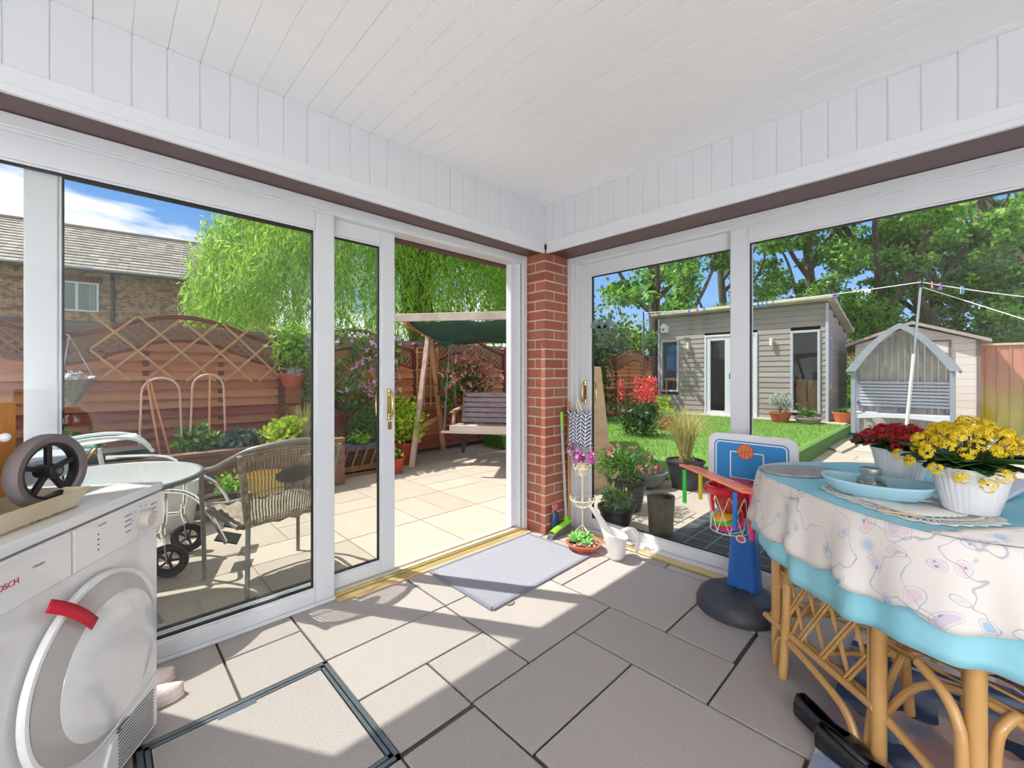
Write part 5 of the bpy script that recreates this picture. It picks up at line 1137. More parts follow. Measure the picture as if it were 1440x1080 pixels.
# watering can
wx, wy = 2.462, 1.525
t = thing('watering_can', 'white plastic watering can with a long spout beside the succulent dish', 'watering can', (wx, wy, 0)); WP = mat('can_white', (236,232,226), .25, coat=.3)
dirv = Vector((-.70, .71, 0))   # spout direction in plan (towards the left in view)
rows = []
for i in range(12):
    u = i/11; z = .005+.165*u; r = .050+.038*u; ox = dirv*(.004+.012*u); rows.append([(wx+ox.x+r*1.12*math.cos(a)*1.0, wy+ox.y+r*.9*math.sin(a), z+(.035*u**6)*(math.cos(a-2.36))) for a in [2*PI*j/28 for j in range(28)]])
b = MB().grid(rows, True); b.add([rows[0][j] for j in range(28)], [tuple(range(27, -1, -1))]); part('body', b, WP, t, solid=.003)
C_ = Vector((wx, wy, 0)); S = spl([C_+dirv*.030+Vector((0,0,.085)), C_+dirv*.070+Vector((0,0,.17)), C_+dirv*.115+Vector((0,0,.255)), C_+dirv*.185+Vector((0,0,.345))], 6); n = len(S)
part('spout', MB().tube(S, [.034*(1-i/(n-1))**.8+.007 for i in range(n)], 14), WP, t)
S = spl([C_-dirv*.03+Vector((0,0,.178)), C_-dirv*.085+Vector((0,0,.196)), C_-dirv*.125+Vector((0,0,.17)), C_-dirv*.135+Vector((0,0,.11)), C_-dirv*.128+Vector((0,0,.045))], 6); part('handle', MB().tube(S, [.013]*len(S), 12), WP, t)
S = spl([C_-dirv*.055+Vector((0,0,.165)), C_-dirv*.085+Vector((0,0,.16)), C_-dirv*.10+Vector((0,0,.135)), C_-dirv*.128+Vector((0,0,.11))], 4)
# herringbone bag
def chevron():
    m, n, l, b = _nm('herringbone'); b.inputs['Roughness'].default_value = .9; tc = n.new('ShaderNodeTexCoord'); s = n.new('ShaderNodeSeparateXYZ'); l.new(tc.outputs['Object'], s.inputs[0])
    def M(op, a, bb=None, c=None):
        q = n.new('ShaderNodeMath'); q.operation = op
        for i, v in enumerate((a, bb, c)):
            if v is None: continue
            if isinstance(v, (int, float)): q.inputs[i].default_value = v
            else: l.new(v, q.inputs[i])
        return q.outputs[0]
    fy = M('FRACT', M('MULTIPLY', s.outputs[1], 14)); ab = M('ABSOLUTE', M('SUBTRACT', fy, .5)); zz = M('MULTIPLY_ADD', ab, .07, s.outputs[2]); st = M('FRACT', M('MULTIPLY', zz, 36)); g1 = M('GREATER_THAN', st, .42); g2 = M('GREATER_THAN', M('MINIMUM', ab, M('SUBTRACT', .5, ab)), .035); g = M('MULTIPLY', g1, g2)
    mm = n.new('ShaderNodeMix'); mm.data_type = 'RGBA'; l.new(g, mm.inputs[0]); mm.inputs[6].default_value = (*lin((226,228,232)), 1); mm.inputs[7].default_value = (*lin((62,78,104)), 1); l.new(mm.outputs[2], b.inputs['Base Color']); return m
t = thing('peg_bag', 'grey and white herringbone cloth bag hanging from the right-hand door handle', 'bag', (2.615, 1.95, .68))
rows = []
for i in range(12):
    u = i/11; z = .685+.25*u; hw = .122-.026*math.sin(PI*u*.75)+.008*(u > .9); th = .028*math.sin(PI*min(1, .1+u*.9))**.5+.006; cy = 1.95
    rows.append([(2.612-th*math.sin(a)+(.004*math.sin(a*5+u*4)), cy+hw*math.cos(a)*(1+.02*math.sin(u*9)), z+.012*math.cos(a)*(1-u)+.006*math.sin(a*6)*(u > .85)) for a in [2*PI*j/32 for j in range(32)]])
b = MB().grid(rows, True); b.add(rows[0], [tuple(range(31, -1, -1))]); part('cloth', b, chevron(), t, solid=.002)
b = MB().tube(spl([(2.63,1.93,.92),(2.635,1.975,1.01),(2.65,1.99,1.035),(2.64,2.0,1.0),(2.63,1.97,.92)],5), .008, 7); part('drawstring', b, mat('cream_cord', (226,214,190), .8), t)
# bird-shaped ornament on the glass
b = MB(); b.ell((2.752,1.84,1.60), (.003,.016,.045), 14, 10); b.ell((2.752,1.84,1.655), (.003,.012,.014), 12, 8)
for s in (-1, 1):
    for k in range(7):
        a = .25+k*.16; b.bar((2.752,1.84,1.565), (2.752,1.84+s*(.03+.085*math.cos(a)), 1.565+.085*math.sin(a)), .003, .009, (0,0,1))
b.tube([(2.752,1.72,1.53),(2.752,1.96,1.53)], .003, 6)
solo('glass_ornament', b, mat('smoked_glass', (120,140,140), .3), 'blue-grey bird ornament with spread wings stuck on the glass door', 'ornament')
# ================================================================ toy basketball stand
def hoopstand():
    x, y = 2.42, .74; t = thing('toy_basketball_stand', 'child-size plastic basketball stand with a blue column and white backboard', 'basketball hoop', (2.38, .75, 0))
    b = MB(); rows = []; q = random.Random(5)
    prof = [(1.0,0),(1.0,.03),(.94,.06),(.80,.085),(.55,.105),(.30,.115),(.05,.118)]
    for r, z in prof: rows.append([(2.385+.20*r*math.cos(a), .76+.20*r*math.sin(a), z+(.012*mnoise.noise(Vector((math.cos(a)*2, math.sin(a)*2, r*3))) if z > .03 else 0)) for a in [2*PI*j/36 for j in range(36)]])
    b.grid(rows, True); b.add(rows[-1], [tuple(range(36))]); b.add(rows[0], [tuple(range(35, -1, -1))]); part('base', b, mat('charcoal_plastic', (64,66,74), .5, bump=.4, scale=20, c2=(54,56,64)), t)
    BL = mat('blue_plastic', (32,98,176), .3); b = MB(); rows = []
    for z, hx, hy in ((.10,.062,.078),(.20,.058,.071),(.34,.052,.062),(.42,.050,.058),(.435,.044,.052)): rows.append([(x+hx*math.copysign(abs(math.cos(a))**.5, math.cos(a)), y+hy*math.copysign(abs(math.sin(a))**.5, math.sin(a)), z) for a in [2*PI*j/32 for j in range(32)]])
    b.grid(rows, True); b.add(rows[-1], [tuple(range(32))]); part('column', b, BL, t)
    RD = mat('red_plastic', (206,24,44), .25, coat=.4)
    b = MB(); rows = []
    for z, hx, hy in ((.43,.046,.054),(.50,.040,.046),(.62,.034,.036)): rows.append([(x+hx*math.copysign(abs(math.cos(a))**.5, math.cos(a)), y+hy*math.copysign(abs(math.sin(a))**.5, math.sin(a)), z) for a in [2*PI*j/24 for j in range(24)]])
    b.grid(rows, True); b.add(rows[-1], [tuple(range(24))]); part('red_collar', b, RD, t)
    # label sticker
    b = MB().lathe([(.020,0),(.020,.002),(.001,.002)], 24, sy=1.25); b.xf(Matrix.Translation((x-.056, y+.0, .372)) @ Matrix.Rotation(-PI/2, 4, 'Y')); part('sticker', b, mat('sticker_white', (236,236,240), .4), t); b = MB().lathe([(.014,0),(.014,.003),(.001,.003)], 20, sy=1.25); b.xf(Matrix.Translation((x-.0565, y, .372)) @ Matrix.Rotation(-PI/2, 4, 'Y')); part('sticker_print', b, mat('sticker_pink', (232,90,120), .4), t)
    # backboard
    bx = 2.47; by0, by1, bz0, bz1 = .515, .945, .60, .895
    def rrect(y0, y1, z0, z1, r, n=6):
        pts = []
        for cy, cz, a0 in ((y1-r,z1-r,0),(y0+r,z1-r,90),(y0+r,z0+r,180),(y1-r,z0+r,270)):
            for i in range(n+1): a = math.radians(a0+90*i/n); pts.append((cy+r*math.cos(a), cz+r*math.sin(a)))
        return pts
    bb = part('backboard', MB().prism(rrect(by0, by1, bz0, bz1, .05), 'x', bx, bx+.03), mat('backboard_white', (226,226,230), .35), t, bevel=.006, seg=3)
    part('board_print', MB().prism(rrect(by0+.035, by1-.035, bz0+.03, bz1-.035, .03), 'x', bx-.002, bx+.002), mat('board_blue', (50,140,206), .35), bb)
    def outline(mb, pts, w_, x): 
        n = len(pts)
        for i in range(n): mb.bar((x, pts[i][0], pts[i][1]), (x, pts[(i+1) % n][0], pts[(i+1) % n][1]), w_, .0012, (1,0,0))
    b = MB(); outline(b, rrect(by0+.045, by1-.045, bz0+.035, bz1-.045, .022), .006, bx-.0026); outline(b, [(y-.075,.66),(y+.085,.66),(y+.085,.80),(y-.075,.80)], .006, bx-.0026); part('board_lines', b, mat('line_white', (240,240,242), .4), bb)
    b = MB().lathe([(.040,0),(.040,.0015),(.001,.0015)], 30); b.xf(Matrix.Translation((bx-.0035, y+.01, .805)) @ Matrix.Rotation(-PI/2, 4, 'Y')); part('printed_ball', b, mat('ball_orange', (230,130,80), .5), bb)
    b = MB(); cy, cz = y+.01, .805; bar2 = lambda pts: b.tube([(bx-.0052, cy+p, cz+q_) for p, q_ in pts], .0010, 4)
    bar2([(-.038,.008),(0,-.004),(.038,-.012)]); bar2([(-.008,.039),(.002,0),(.006,-.039)]); bar2([(-.026,.030),(-.012,.004),(-.020,-.034)]); bar2([(.026,.030),(.014,.0),(.024,-.031)]); bar2([(.040*math.cos(i*.3), .040*math.sin(i*.3)) for i in range(22)]); part('ball_seams', b, mat('seam', (120,50,40), .6), bb)
    # ring with bracket
    rx, ry, rz = 2.24, .755, .65; b = MB(); n = 40; rows = []
    for r, z in ((.090,-.018),(.108,-.018),(.114,-.008),(.116,.010),(.108,.018),(.094,.016),(.090,0),(.090,-.018)): rows.append([(rx+r*math.cos(2*PI*i/n), ry+r*math.sin(2*PI*i/n), rz+z) for i in range(n)])
    b.grid(rows, True); b.box(rx+.105, x+.02, ry-.05, ry+.05, rz-.02, rz+.016); part('ring', b, RD, t)
    for a in (2.6, 5.4): part('ring_stay', MB().tube([(rx+.10*math.cos(a), ry+.10*math.sin(a), rz), (rx+.092*math.cos(a), ry+.092*math.sin(a), rz-.10)], [.012,.008], 8), RD, t)
    b = MB()
    for k in range(9):
        for s in (1, -1):
            S = []
            for j in range(9):
                u = j/8; a = 2*PI*(k+s*u*1.0)/9; r = .100-.016*math.sin(PI*u*.6); S.append((rx+r*math.cos(a), ry+r*math.sin(a), rz-.016-.185*u))
            b.tube(S, .0018, 4)
    b.tube([(rx+.084*math.cos(i*.35), ry+.084*math.sin(i*.35), rz-.203) for i in range(18)], .002, 4, closed=True); part('net', b, mat('net_white', (238,236,230), .8), t)
    return rx, ry, rz
rx, ry, rz = hoopstand()
t = thing('toy_basketball', 'small orange-red basketball caught in the toy hoop net', 'ball', (rx, ry, rz-.115)); part('ball', MB().ell((rx, ry, rz-.055), .064, 28, 18), mat('red_ball', (206,76,56), .55, bump=.3, scale=60, c2=(196,66,48)), t)
b = MB(); [b.tube([(rx+.0643*math.cos(a)*math.cos(c), ry+.0643*math.cos(a)*math.sin(c), rz-.055+.0643*math.sin(a)) for a in [2*PI*i/32 for i in range(32)]], .0016, 4, closed=True) for c in (0,.8,1.57,2.35)]; part('seams', b, mat('dark_seam', (70,36,30), .6), t)
def striped():
    m, n, l, b = _nm('rainbow_ball'); b.inputs['Roughness'].default_value = .4; tc = n.new('ShaderNodeTexCoord'); mp = n.new('ShaderNodeMapping'); mp.inputs['Rotation'].default_value = (.25,.35,0); l.new(tc.outputs['Object'], mp.inputs[0]); s = n.new('ShaderNodeSeparateXYZ'); l.new(mp.outputs[0], s.inputs[0]); q = n.new('ShaderNodeMapRange'); q.inputs[1].default_value = -.0; q.inputs[2].default_value = .105; l.new(s.outputs[2], q.inputs[0]); r = n.new('ShaderNodeValToRGB'); r.color_ramp.interpolation = 'CONSTANT'; l.new(q.outputs[0], r.inputs[0])
    cs = [(240,190,40),(226,226,40),(40,110,200),(230,70,150),(214,30,60),(60,180,60),(240,180,40)]; e = r.color_ramp.elements; e[0].color = (*lin(cs[0]), 1); e[1].position = 1/7; e[1].color = (*lin(cs[1]), 1)
    for i in range(2, 7): e.new(i/7).color = (*lin(cs[i]), 1)
    l.new(r.outputs[0], b.inputs['Base Color']); return m
b = MB().ell((rx, ry, rz-.165), (.080,.080,.052), 28, 18); solo('striped_ball', b, striped(), 'rainbow-striped ball at the bottom of the toy hoop net', 'ball')
# orange toy frame lying over the hoop
t = thing('toy_stick_frame', 'translucent orange toy frame with coloured legs lying across the hoop', 'toy', (2.24, .78, .68))
OR = mat('orange_toy', (248,136,104), .25, coat=.4); A_ = Vector((2.315,.945,.725)); B_ = Vector((2.105,.585,.700)); dd = (B_-A_).normalized(); sd2 = Vector((-dd.y, dd.x, 0))*-1
for o_, z in ((0,0),(.045,.012),(.09,.020)): part('rail', MB().bar(A_+sd2*o_+Vector((0,0,z-.012)), B_+sd2*o_+Vector((0,0,z-.012)), .026, .016), OR, t, bevel=.005)
for p in (A_, A_.lerp(B_, .5), B_): part('cross_bar', MB().bar(p-sd2*.01+Vector((0,0,-.014)), p+sd2*.10+Vector((0,0,.006)), .03, .014), OR, t, bevel=.004)
for f, o_, c, ln in ((.03,.085,(40,190,60),.19),(.07,.0,(236,220,50),.17),(.90,.09,(30,110,200),.18),(.98,.03,(232,50,120),.22),(.38,-.012,(226,50,60),.10)):
    p = A_.lerp(B_, f)+sd2*o_; part('leg', MB().tube([p-Vector((0,0,.014)), p-Vector((0,0,ln))], .0105, 10), mat('leg_%d_%d_%d' % c, c, .3), t)
# ================================================================ round table with cloths
TC = (1.5, 1.46); TZ = .80
def W(d, r): return Vector((math.cos(TH)*d+math.sin(TH)*r, math.sin(TH)*d-math.cos(TH)*r, 0))
tc_ = W(*TC); RAT = mat('rattan', (210,164,104), .35, c2=(192,144,84), scale=6, coat=.3); RATD = mat('rattan_strip', (198,148,88), .4, c2=(216,174,114), scale=12)
L_ = lambda d, r, z=0: Vector((d-TC[0], -(r-TC[1]), z))
def tshape(a, s=1.0, hd=.50, hr=.42, p=3.2):
    c, q = math.cos(a), math.sin(a); k = (abs(c)**p+abs(q)**p)**(-1/p); return (hd*s*k*c, hr*s*k*q)
t = thing('dining_table', 'rattan dining table with lattice sides under a turquoise cloth', 'table', tuple(tc_), TH)
PT = lambda n, b, m, **k: part(n, b, m, t, False, **k)
PT('tabletop', MB().prism([tshape(2*PI*i/64, .97) for i in range(64)], 'z', TZ-.03, TZ-.004), RAT, bevel=.006)
for d in (1.80, 1.30):
    for r in (1.125, 1.80): PT('leg', MB().tube([L_(d,r,.0), L_(d,r,.4), L_(d,r,TZ-.03)], .0205, 14), RAT)
for r in (1.170, 1.78): PT('leg', MB().tube([L_(1.07,r,0), L_(1.07,r,TZ-.04)], .0215, 14), RAT)
for r in (1.125, 1.80):
    PT('bottom_rail', MB().tube([L_(1.86,r-.012,.165), L_(1.30,r-.012,.195)], .0135, 10).tube([L_(1.86,r+.012,.165), L_(1.30,r+.012,.195)], .0135, 10), RAT)
    PT('upper_rail', MB().tube([L_(1.80,r,.66), L_(1.30,r,.66)], .012, 8), RAT)
    PT('curved_brace', MB().tube(spl([L_(1.775,r-.02,.0), L_(1.765,r-.02,.10), L_(1.70,r-.02,.145), L_(1.55,r-.02,.135), L_(1.40,r-.02,.10), L_(1.345,r-.02,.0)], 6), .013, 8), RAT)
    b = MB()
    def lat(d0, z0, d1, z1, off):
        for o_ in (-.006, .006): 
            v = Vector((z1-z0, d1-d0)).normalized(); b.tube([L_(d0+o_*abs(v.x), r+off, z0+o_*abs(v.y)), L_(d1+o_*abs(v.x), r+off, z1+o_*abs(v.y))], .0052, 6)
    zl, zh, dl, dh = .19, .72, 1.325, 1.775
    for k in range(-3, 5):
        for sg, sl, off in ((1, 2.3, .006), (-1, 1.5, -.006)):
            d0 = dl+k*.11-.02 if sg > 0 else dl+(k+1)*.11+.1; pts = []
            for i in range(61):
                z = zl+(zh-zl)*i/60; dd_ = (d0+(z-zl)/sl*1.0) if sg > 0 else (d0-(z-zl)/sl)
                if dl <= dd_ <= dh: pts.append((dd_, z))
            if len(pts) > 4: lat(pts[0][0], pts[0][1], pts[-1][0], pts[-1][1], off)
    PT('lattice', b, RATD)
    for d in (1.325, 1.775): PT('inner_post', MB().tube([L_(d-.0,r-.006,.18), L_(d,r-.006,.74)], .008, 8), RAT)
PT('side_brace', MB().tube(spl([L_(1.065,1.130,.0), L_(1.065,1.13,.26), L_(1.075,1.13,.335), L_(1.11,1.13,.385), L_(1.18,1.13,.42)], 6), .0135, 10), RAT)
PT('side_brace', MB().tube(spl([L_(1.065,1.215,.0), L_(1.065,1.215,.27), L_(1.065,1.245,.345), L_(1.065,1.31,.365), L_(1.065,1.5,.365)], 6), .0135, 10), RAT)
PT('stretcher', MB().tube(spl([L_(1.30,1.14,.17), L_(1.17,1.15,.135), L_(1.04,1.14,.10)], 5), .014, 10), RAT)
PT('apron', MB().tube([L_(1.075,1.16,.50), L_(1.075,1.76,.50)], .014, 8).tube([L_(1.075,1.16,.47), L_(1.075,1.76,.47)], .010, 8), RAT)
for d in (1.55, 1.80): PT('cross_rail', MB().tube([L_(d,1.14,.20), L_(d,1.79,.20)], .013, 8), RAT)
# turquoise cloth
TEAL = mat('turquoise_cloth', (150,208,222), .85, c2=(136,198,214), scale=4, bump=.15, bscale=300)
def skirt(prof, zb, n=220, amp=.012, seed=0, m=12):
    rows = []
    for i in range(m+1):
        u = i/m; row = []
        for j in range(n):
            a = 2*PI*j/n; x, y = tshape(a, 1.0); l = math.hypot(x, y); w_ = amp*u*(math.sin(a*17+seed)+.6*math.sin(a*29+1.3+seed)); s = 1+(prof(u)+w_)/l
            row.append((x*s, y*s, TZ+.0015+(zb(a)-TZ)*u))
        rows.append(row)
    return rows
def top_rows(z, s0=1.0, n=220, rings=8): return [[(tshape(2*PI*j/n, s0)[0]*k/rings, tshape(2*PI*j/n, s0)[1]*k/rings, z) for j in range(n)] for k in range(1, rings+1)]
t = thing('tablecloth', 'plain turquoise tablecloth draped over the rattan table', 'tablecloth', tuple(tc_+Vector((0,0,TZ))), TH)
zb = lambda a: .505+.03*math.sin(2*a+.6)-.012*math.sin(5*a)
rows = top_rows(TZ+.001)+skirt(lambda u: .006+.022*u**.7, zb)[1:]; rows = [[(x, y, z-TZ) for x, y, z in r] for r in rows]
b = MB().grid(rows, True); b.add(rows[0], [tuple(range(220))]); part('cloth', b, TEAL, t, False, solid=.0016)
# floral overlay cloth
def floral():
    m, n, l, b = _nm('floral_cloth'); b.inputs['Roughness'].default_value = .9; tc = n.new('ShaderNodeTexCoord')
    def voro(scale, feat='F1', rnd_=1):
        v = n.new('ShaderNodeTexVoronoi'); v.inputs['Scale'].default_value = scale; v.feature = feat; v.inputs['Randomness'].default_value = rnd_; l.new(wp, v.inputs['Vector']); return v
    nz = n.new('ShaderNodeTexNoise'); nz.inputs['Scale'].default_value = 9; l.new(tc.outputs['Object'], nz.inputs['Vector'])
    vm = n.new('ShaderNodeVectorMath'); vm.operation = 'MULTIPLY_ADD'; vm.inputs[1].default_value = (.10,.10,.10); l.new(nz.outputs['Color'], vm.inputs[0]); l.new(tc.outputs['Object'], vm.inputs[2]); wp = vm.outputs[0]
    def ramp(src, stops):
        r = n.new('ShaderNodeValToRGB'); l.new(src, r.inputs[0]); e = r.color_ramp.elements; e[0].position, e[0].color = stops[0][0], (*lin(stops[0][1]), 1); e[1].position, e[1].color = stops[-1][0], (*lin(stops[-1][1]), 1)
        for p, c in stops[1:-1]: e.new(p).color = (*lin(c), 1)
        return r.outputs[0]
    def mix(f, a, c):
        q = n.new('ShaderNodeMix'); q.data_type = 'RGBA'; l.new(f, q.inputs[0]) if not isinstance(f, float) else setattr(q.inputs[0], 'default_value', f)
        for i, v in ((6, a), (7, c)):
            if isinstance(v, tuple): q.inputs[i].default_value = (*lin(v), 1)
            else: l.new(v, q.inputs[i])
        return q.outputs[2]
    K, Wt = (0,0,0), (255,255,255)
    base = (226,218,213)
    v1 = voro(14); petals = ramp(v1.outputs['Distance'], [(0, Wt), (.20, Wt), (.27, K), (1, K)])          # flower blobs
    ring = ramp(v1.outputs['Distance'], [(0, K), (.295, K), (.305, Wt), (.312, Wt), (.325, K), (1, K)])      # their outlines
    g = n.new('ShaderNodeTexNoise'); g.inputs['Scale'].default_value = 7; g.inputs['Detail'].default_value = 2; l.new(tc.outputs['Object'], g.inputs['Vector'])
    scroll = ramp(g.outputs[0], [(0, K), (.486, K), (.491, Wt), (.495, Wt), (.500, K), (1, K)])              # scrolling stems
    v2 = voro(48); small = ramp(v2.outputs['Distance'], [(0, Wt), (.16, Wt), (.26, K), (1, K)])
    hue = ramp(v1.outputs['Color'], [(0, (150,186,216)), (.25, (216,196,204)), (.45, (230,204,206)), (.6, (150,190,220)), (1, (196,200,206))])
    sel = ramp(v1.outputs['Color'], [(0, Wt), (.78, Wt), (.82, K), (1, K)])
    q = n.new('ShaderNodeMix'); q.data_type = 'RGBA'; q.blend_type = 'MULTIPLY'; q.inputs[0].default_value = 1; l.new(petals, q.inputs[6]); l.new(sel, q.inputs[7])
    c = mix(q.outputs[2], base, hue); q2 = n.new('ShaderNodeMix'); q2.data_type = 'RGBA'; q2.blend_type = 'MULTIPLY'; q2.inputs[0].default_value = 1; l.new(small, q2.inputs[6]); l.new(petals, q2.inputs[7]); c = mix(q2.outputs[2], c, (120,150,184))
    c = mix(ring, c, (160,172,192)); c = mix(scroll, c, (172,176,184)); l.new(c, b.inputs['Base Color']); return m
t = thing('tablecloth', 'cream floral cloth with a scalloped edge laid over the turquoise cloth', 'tablecloth', tuple(tc_+Vector((0,0,TZ))), TH)
zb = lambda a: .612-.042*abs(math.sin(a*8.5))**.45
rows = skirt(lambda u: .010+.030*u**.7, zb, amp=.013, seed=.2); rows = [[(x, y, z-TZ+.0015) for x, y, z in r] for r in rows]
b = MB().grid(rows, True)
nn = 220; seg = [j for j in range(nn) if tshape(2*PI*j/nn)[0] < -.335-.10*tshape(2*PI*j/nn)[1]]
edge = sorted(seg, key=lambda j: tshape(2*PI*j/nn)[1]); poly = [(tshape(2*PI*j/nn, 1.008)[0], tshape(2*PI*j/nn, 1.008)[1], .0038) for j in edge]
b.add(poly, [tuple(range(len(poly)))]); part('cloth', b, floral(), t, False, solid=.0014)
# lace doily
def dl(d, r, z=0): return tuple(W(d, r)+Vector((0,0,z)))
t = thing('lace_doily', 'cream crocheted lace runner in the middle of the table', 'doily', dl(1.38,1.27,TZ+.005), TH)
LACE = mat('lace', (230,228,222), .95, c2=(214,210,204), scale=50); b = MB(); n = 150
def rr_(a, hx, hy, p=3.2): c, q = math.cos(a), math.sin(a); k = (abs(c)**p+abs(q)**p)**(-1/p); return hx*k*c, hy*k*q
def ringrow(s, scal=0): return [(x*(s+scal*abs(math.sin(2*PI*j/n*13))), y*(s+scal*abs(math.sin(2*PI*j/n*13))), .0) for j in range(n) for x, y in [rr_(2*PI*j/n, .225, .165)]]
b.grid([ringrow(.95, .07), ringrow(.90)], True); b.grid([ringrow(.80), ringrow(.74)], True); b.grid([ringrow(.66), ringrow(.3), ringrow(.02)], True)
for j in range(0, n, 2):
    b.add([ringrow(.90)[j], ringrow(.90)[(j+1) % n], ringrow(.80)[(j+1) % n], ringrow(.80)[j]], [(0,1,2,3)])
    if j % 4 == 0: b.add([ringrow(.74)[j], ringrow(.74)[(j+1) % n], ringrow(.66)[(j+1) % n], ringrow(.66)[j]], [(0,1,2,3)])
part('lace', b, LACE, t, False, solid=.0016)
# grey placemat
b = MB(); b.prism([(W(1.80+x, 1.235+y)).to_tuple()[:2] for x, y in [rr_(2*PI*i/48, .105, .165, 2.3) for i in range(48)]], 'z', TZ+.0035, TZ+.012)
solo('placemat', b, mat('grey_grain', (176,172,172), .8, c2=(140,134,134), scale=9, stretch=(8,1.5,1)), 'grey wood-grain placemat at the far edge of the table', 'placemat', bevel=.002)
# blue dish
def dish():
    c = Vector((1.905, .170, TZ+.0065)); t = thing('serving_dish', 'pale blue curved serving dish on the lace runner', 'dish', tuple(c), math.radians(3)); rows = []
    for i in range(11):
        u = i/10; z = .048*u**1.8; s = .62+.38*u**.8; rows.append([(x*s, y*s, z+.010*u*abs(y/.165)**2) for x, y in [rr_(2*PI*j/64, .092, .152, 2.6) for j in range(64)]])
    b = MB().grid(rows, True); b.add(rows[0], [tuple(range(63, -1, -1))]); part('bowl', b, mat('blue_ceramic', (156,196,212), .3), t, False, solid=.004)
dish()
jx, jy, jz = 1.925, .185, TZ+.011
t = thing('glass_jar', 'squat glass jar with a silver lid standing in the blue dish', 'jar', (jx, jy, jz)); part('jar_body', MB().lathe([(.028,0),(.040,.006),(.043,.022),(.040,.042),(.028,.056),(.026,.064)], 26, (jx,jy,jz)), glassmat('jar_glass', (.80,.84,.82), .12, .05), t)
part('contents', MB().lathe([(.026,.004),(.037,.008),(.039,.022),(.036,.034),(.001,.036)], 22, (jx,jy,jz)), mat('herbs', (170,166,140), .8, c2=(120,116,96), scale=120), t); part('lid', MB().lathe([(.030,.062),(.031,.064),(.031,.080),(.028,.083),(.001,.083)], 26, (jx,jy,jz)), mat('silver_lid', (190,186,184), .3, .8), t)
b = MB(); b.ell((1.87,.07,TZ+.02), (.016,.045,.005), 14, 8); solo('glass_disc', b, mat('olive_glass', (168,166,130), .25, coat=.5), 'small olive glass piece at the right end of the blue dish', 'ornament')
b = MB(); b.bar((1.683,.148,TZ+.010),(1.70,.045,TZ+.010),.012,.004); solo('wooden_stick', b, mat('birch', (214,184,142), .6), 'flat wooden stick lying on the lace in front of the blue dish', 'stick', bevel=.0015)
# kalanchoes
PW = mat('ribbed_pot_white', (222,222,228), .4)
def kalanchoe(label, x, y, z, s, pal, seed, spread, ht):
    t = thing('potted_kalanchoe', label, 'potted plant', (x, y, z)); ribs = lambda a, i: 1+(.012*math.cos(a*34) if i > 0 else 0)
    part('pot', MB().lathe([(.056*s,0),(.060*s,.004),(.074*s,.060*s),(.086*s,.118*s),(.092*s,.135*s),(.087*s,.135*s),(.080*s,.115*s),(.001,.11*s)], 136, (x,y,z), wob=ribs), PW, t)
    part('soil', MB().lathe([(.001,.118*s),(.082*s,.116*s)], 24, (x,y,z), cap=False), SOIL, t)
    rs = np.random.RandomState(seed); b = MB(); top = z+.13*s
    for i in range(46):
        a = rs.rand()*6.28; r = .05+.05*rs.rand(); d = Vector((math.cos(a), math.sin(a), .15+.5*rs.rand())); p = Vector((x+math.cos(a)*.03, y+math.sin(a)*.03, top+.01)); L = spread*(.55+.5*rs.rand()); w_ = .030; sv = Vector((-math.sin(a), math.cos(a), 0)); rows = []
        for k in range(6): u = k/5; q = p+d*L*u+Vector((0,0,-.03*u*u)); ww = w_*math.sin(PI*(.12+.80*u))**.8; rows.append([q-sv*ww+Vector((0,0,.006)), q, q+sv*ww+Vector((0,0,.006))])
        b.grid(rows)
    part('leaves', b, LF['kal'], t, solid=.0015)
    b = MB(); F = MB(); 
    NC = 58
    extra = [(-.125,-.03,-.045),(-.12,.02,-.03),(-.10,.07,-.02),(-.06,.125,-.01),(-.02,.155,0.0),(-.13,-.06,-.015)] if pal == 'yellow' else []
    for i in range(NC+len(extra)):
        ph = i*2.39996; rr2 = spread*math.sqrt((min(i, NC)+.5)/NC); cz = top+ht*math.sqrt(max(.05, 1-(rr2/spread)**2*.92)); c = Vector((x+math.cos(ph)*rr2*1.0, y+math.sin(ph)*rr2*1.0, cz))+Vector(rs.normal(size=3))*.006
        if i >= NC: q_ = extra[i-NC]; c = Vector((x+q_[0], y+q_[1], top+.02+q_[2])); cz = c.z
        b.tube(spl([(x+math.cos(ph)*.02, y+math.sin(ph)*.02, top), (x+(c.x-x)*.6, y+(c.y-y)*.6, top+(cz-top)*.55), tuple(c)], 3), .0022, 5)
        out = (c-Vector((x, y, top-.02))).normalized()
        for k in range(30):
            v = Vector(rs.normal(size=3)).normalized()
            if v.dot(out) < -.1: v = -v
            f = c+v*.0175*(.85+.3*rs.rand()); u1 = v.orthogonal().normalized(); u2 = v.cross(u1); a0 = rs.rand()*1.57
            for m_i in range(4):
                an = a0+m_i*1.5708; e1 = u1*math.cos(an)+u2*math.sin(an); e2 = u1*math.cos(an+.55)+u2*math.sin(an+.55); e3 = u1*math.cos(an-.55)+u2*math.sin(an-.55)
                F.add([f, f+e3*.0042+v*.0012, f+e1*.0078+v*.0010, f+e2*.0042+v*.0012], [(0,1,2,3)])
    part('stems', b, STEM, t); part('flowers', F, FL[pal], t)
kalanchoe('yellow-flowered kalanchoe in a ribbed white pot at the right of the table', 1.880, -.048, TZ+.008, 1.0, 'yellow', 5, .125, .125)
kalanchoe('red-flowered kalanchoe in a ribbed white pot behind the blue dish', 2.20, .125, TZ+.005, .98, 'red', 6, .125, .075)
b = MB(); b.bar((2.10,-.10,TZ+.004),(2.3,-.19,TZ+.05),.05,.012); solo('grey_tray_edge', b, mat('pale_grey_plastic', (196,202,212), .4), 'pale grey plastic lid lying behind the yellow-flowered pot', 'lid', bevel=.004)
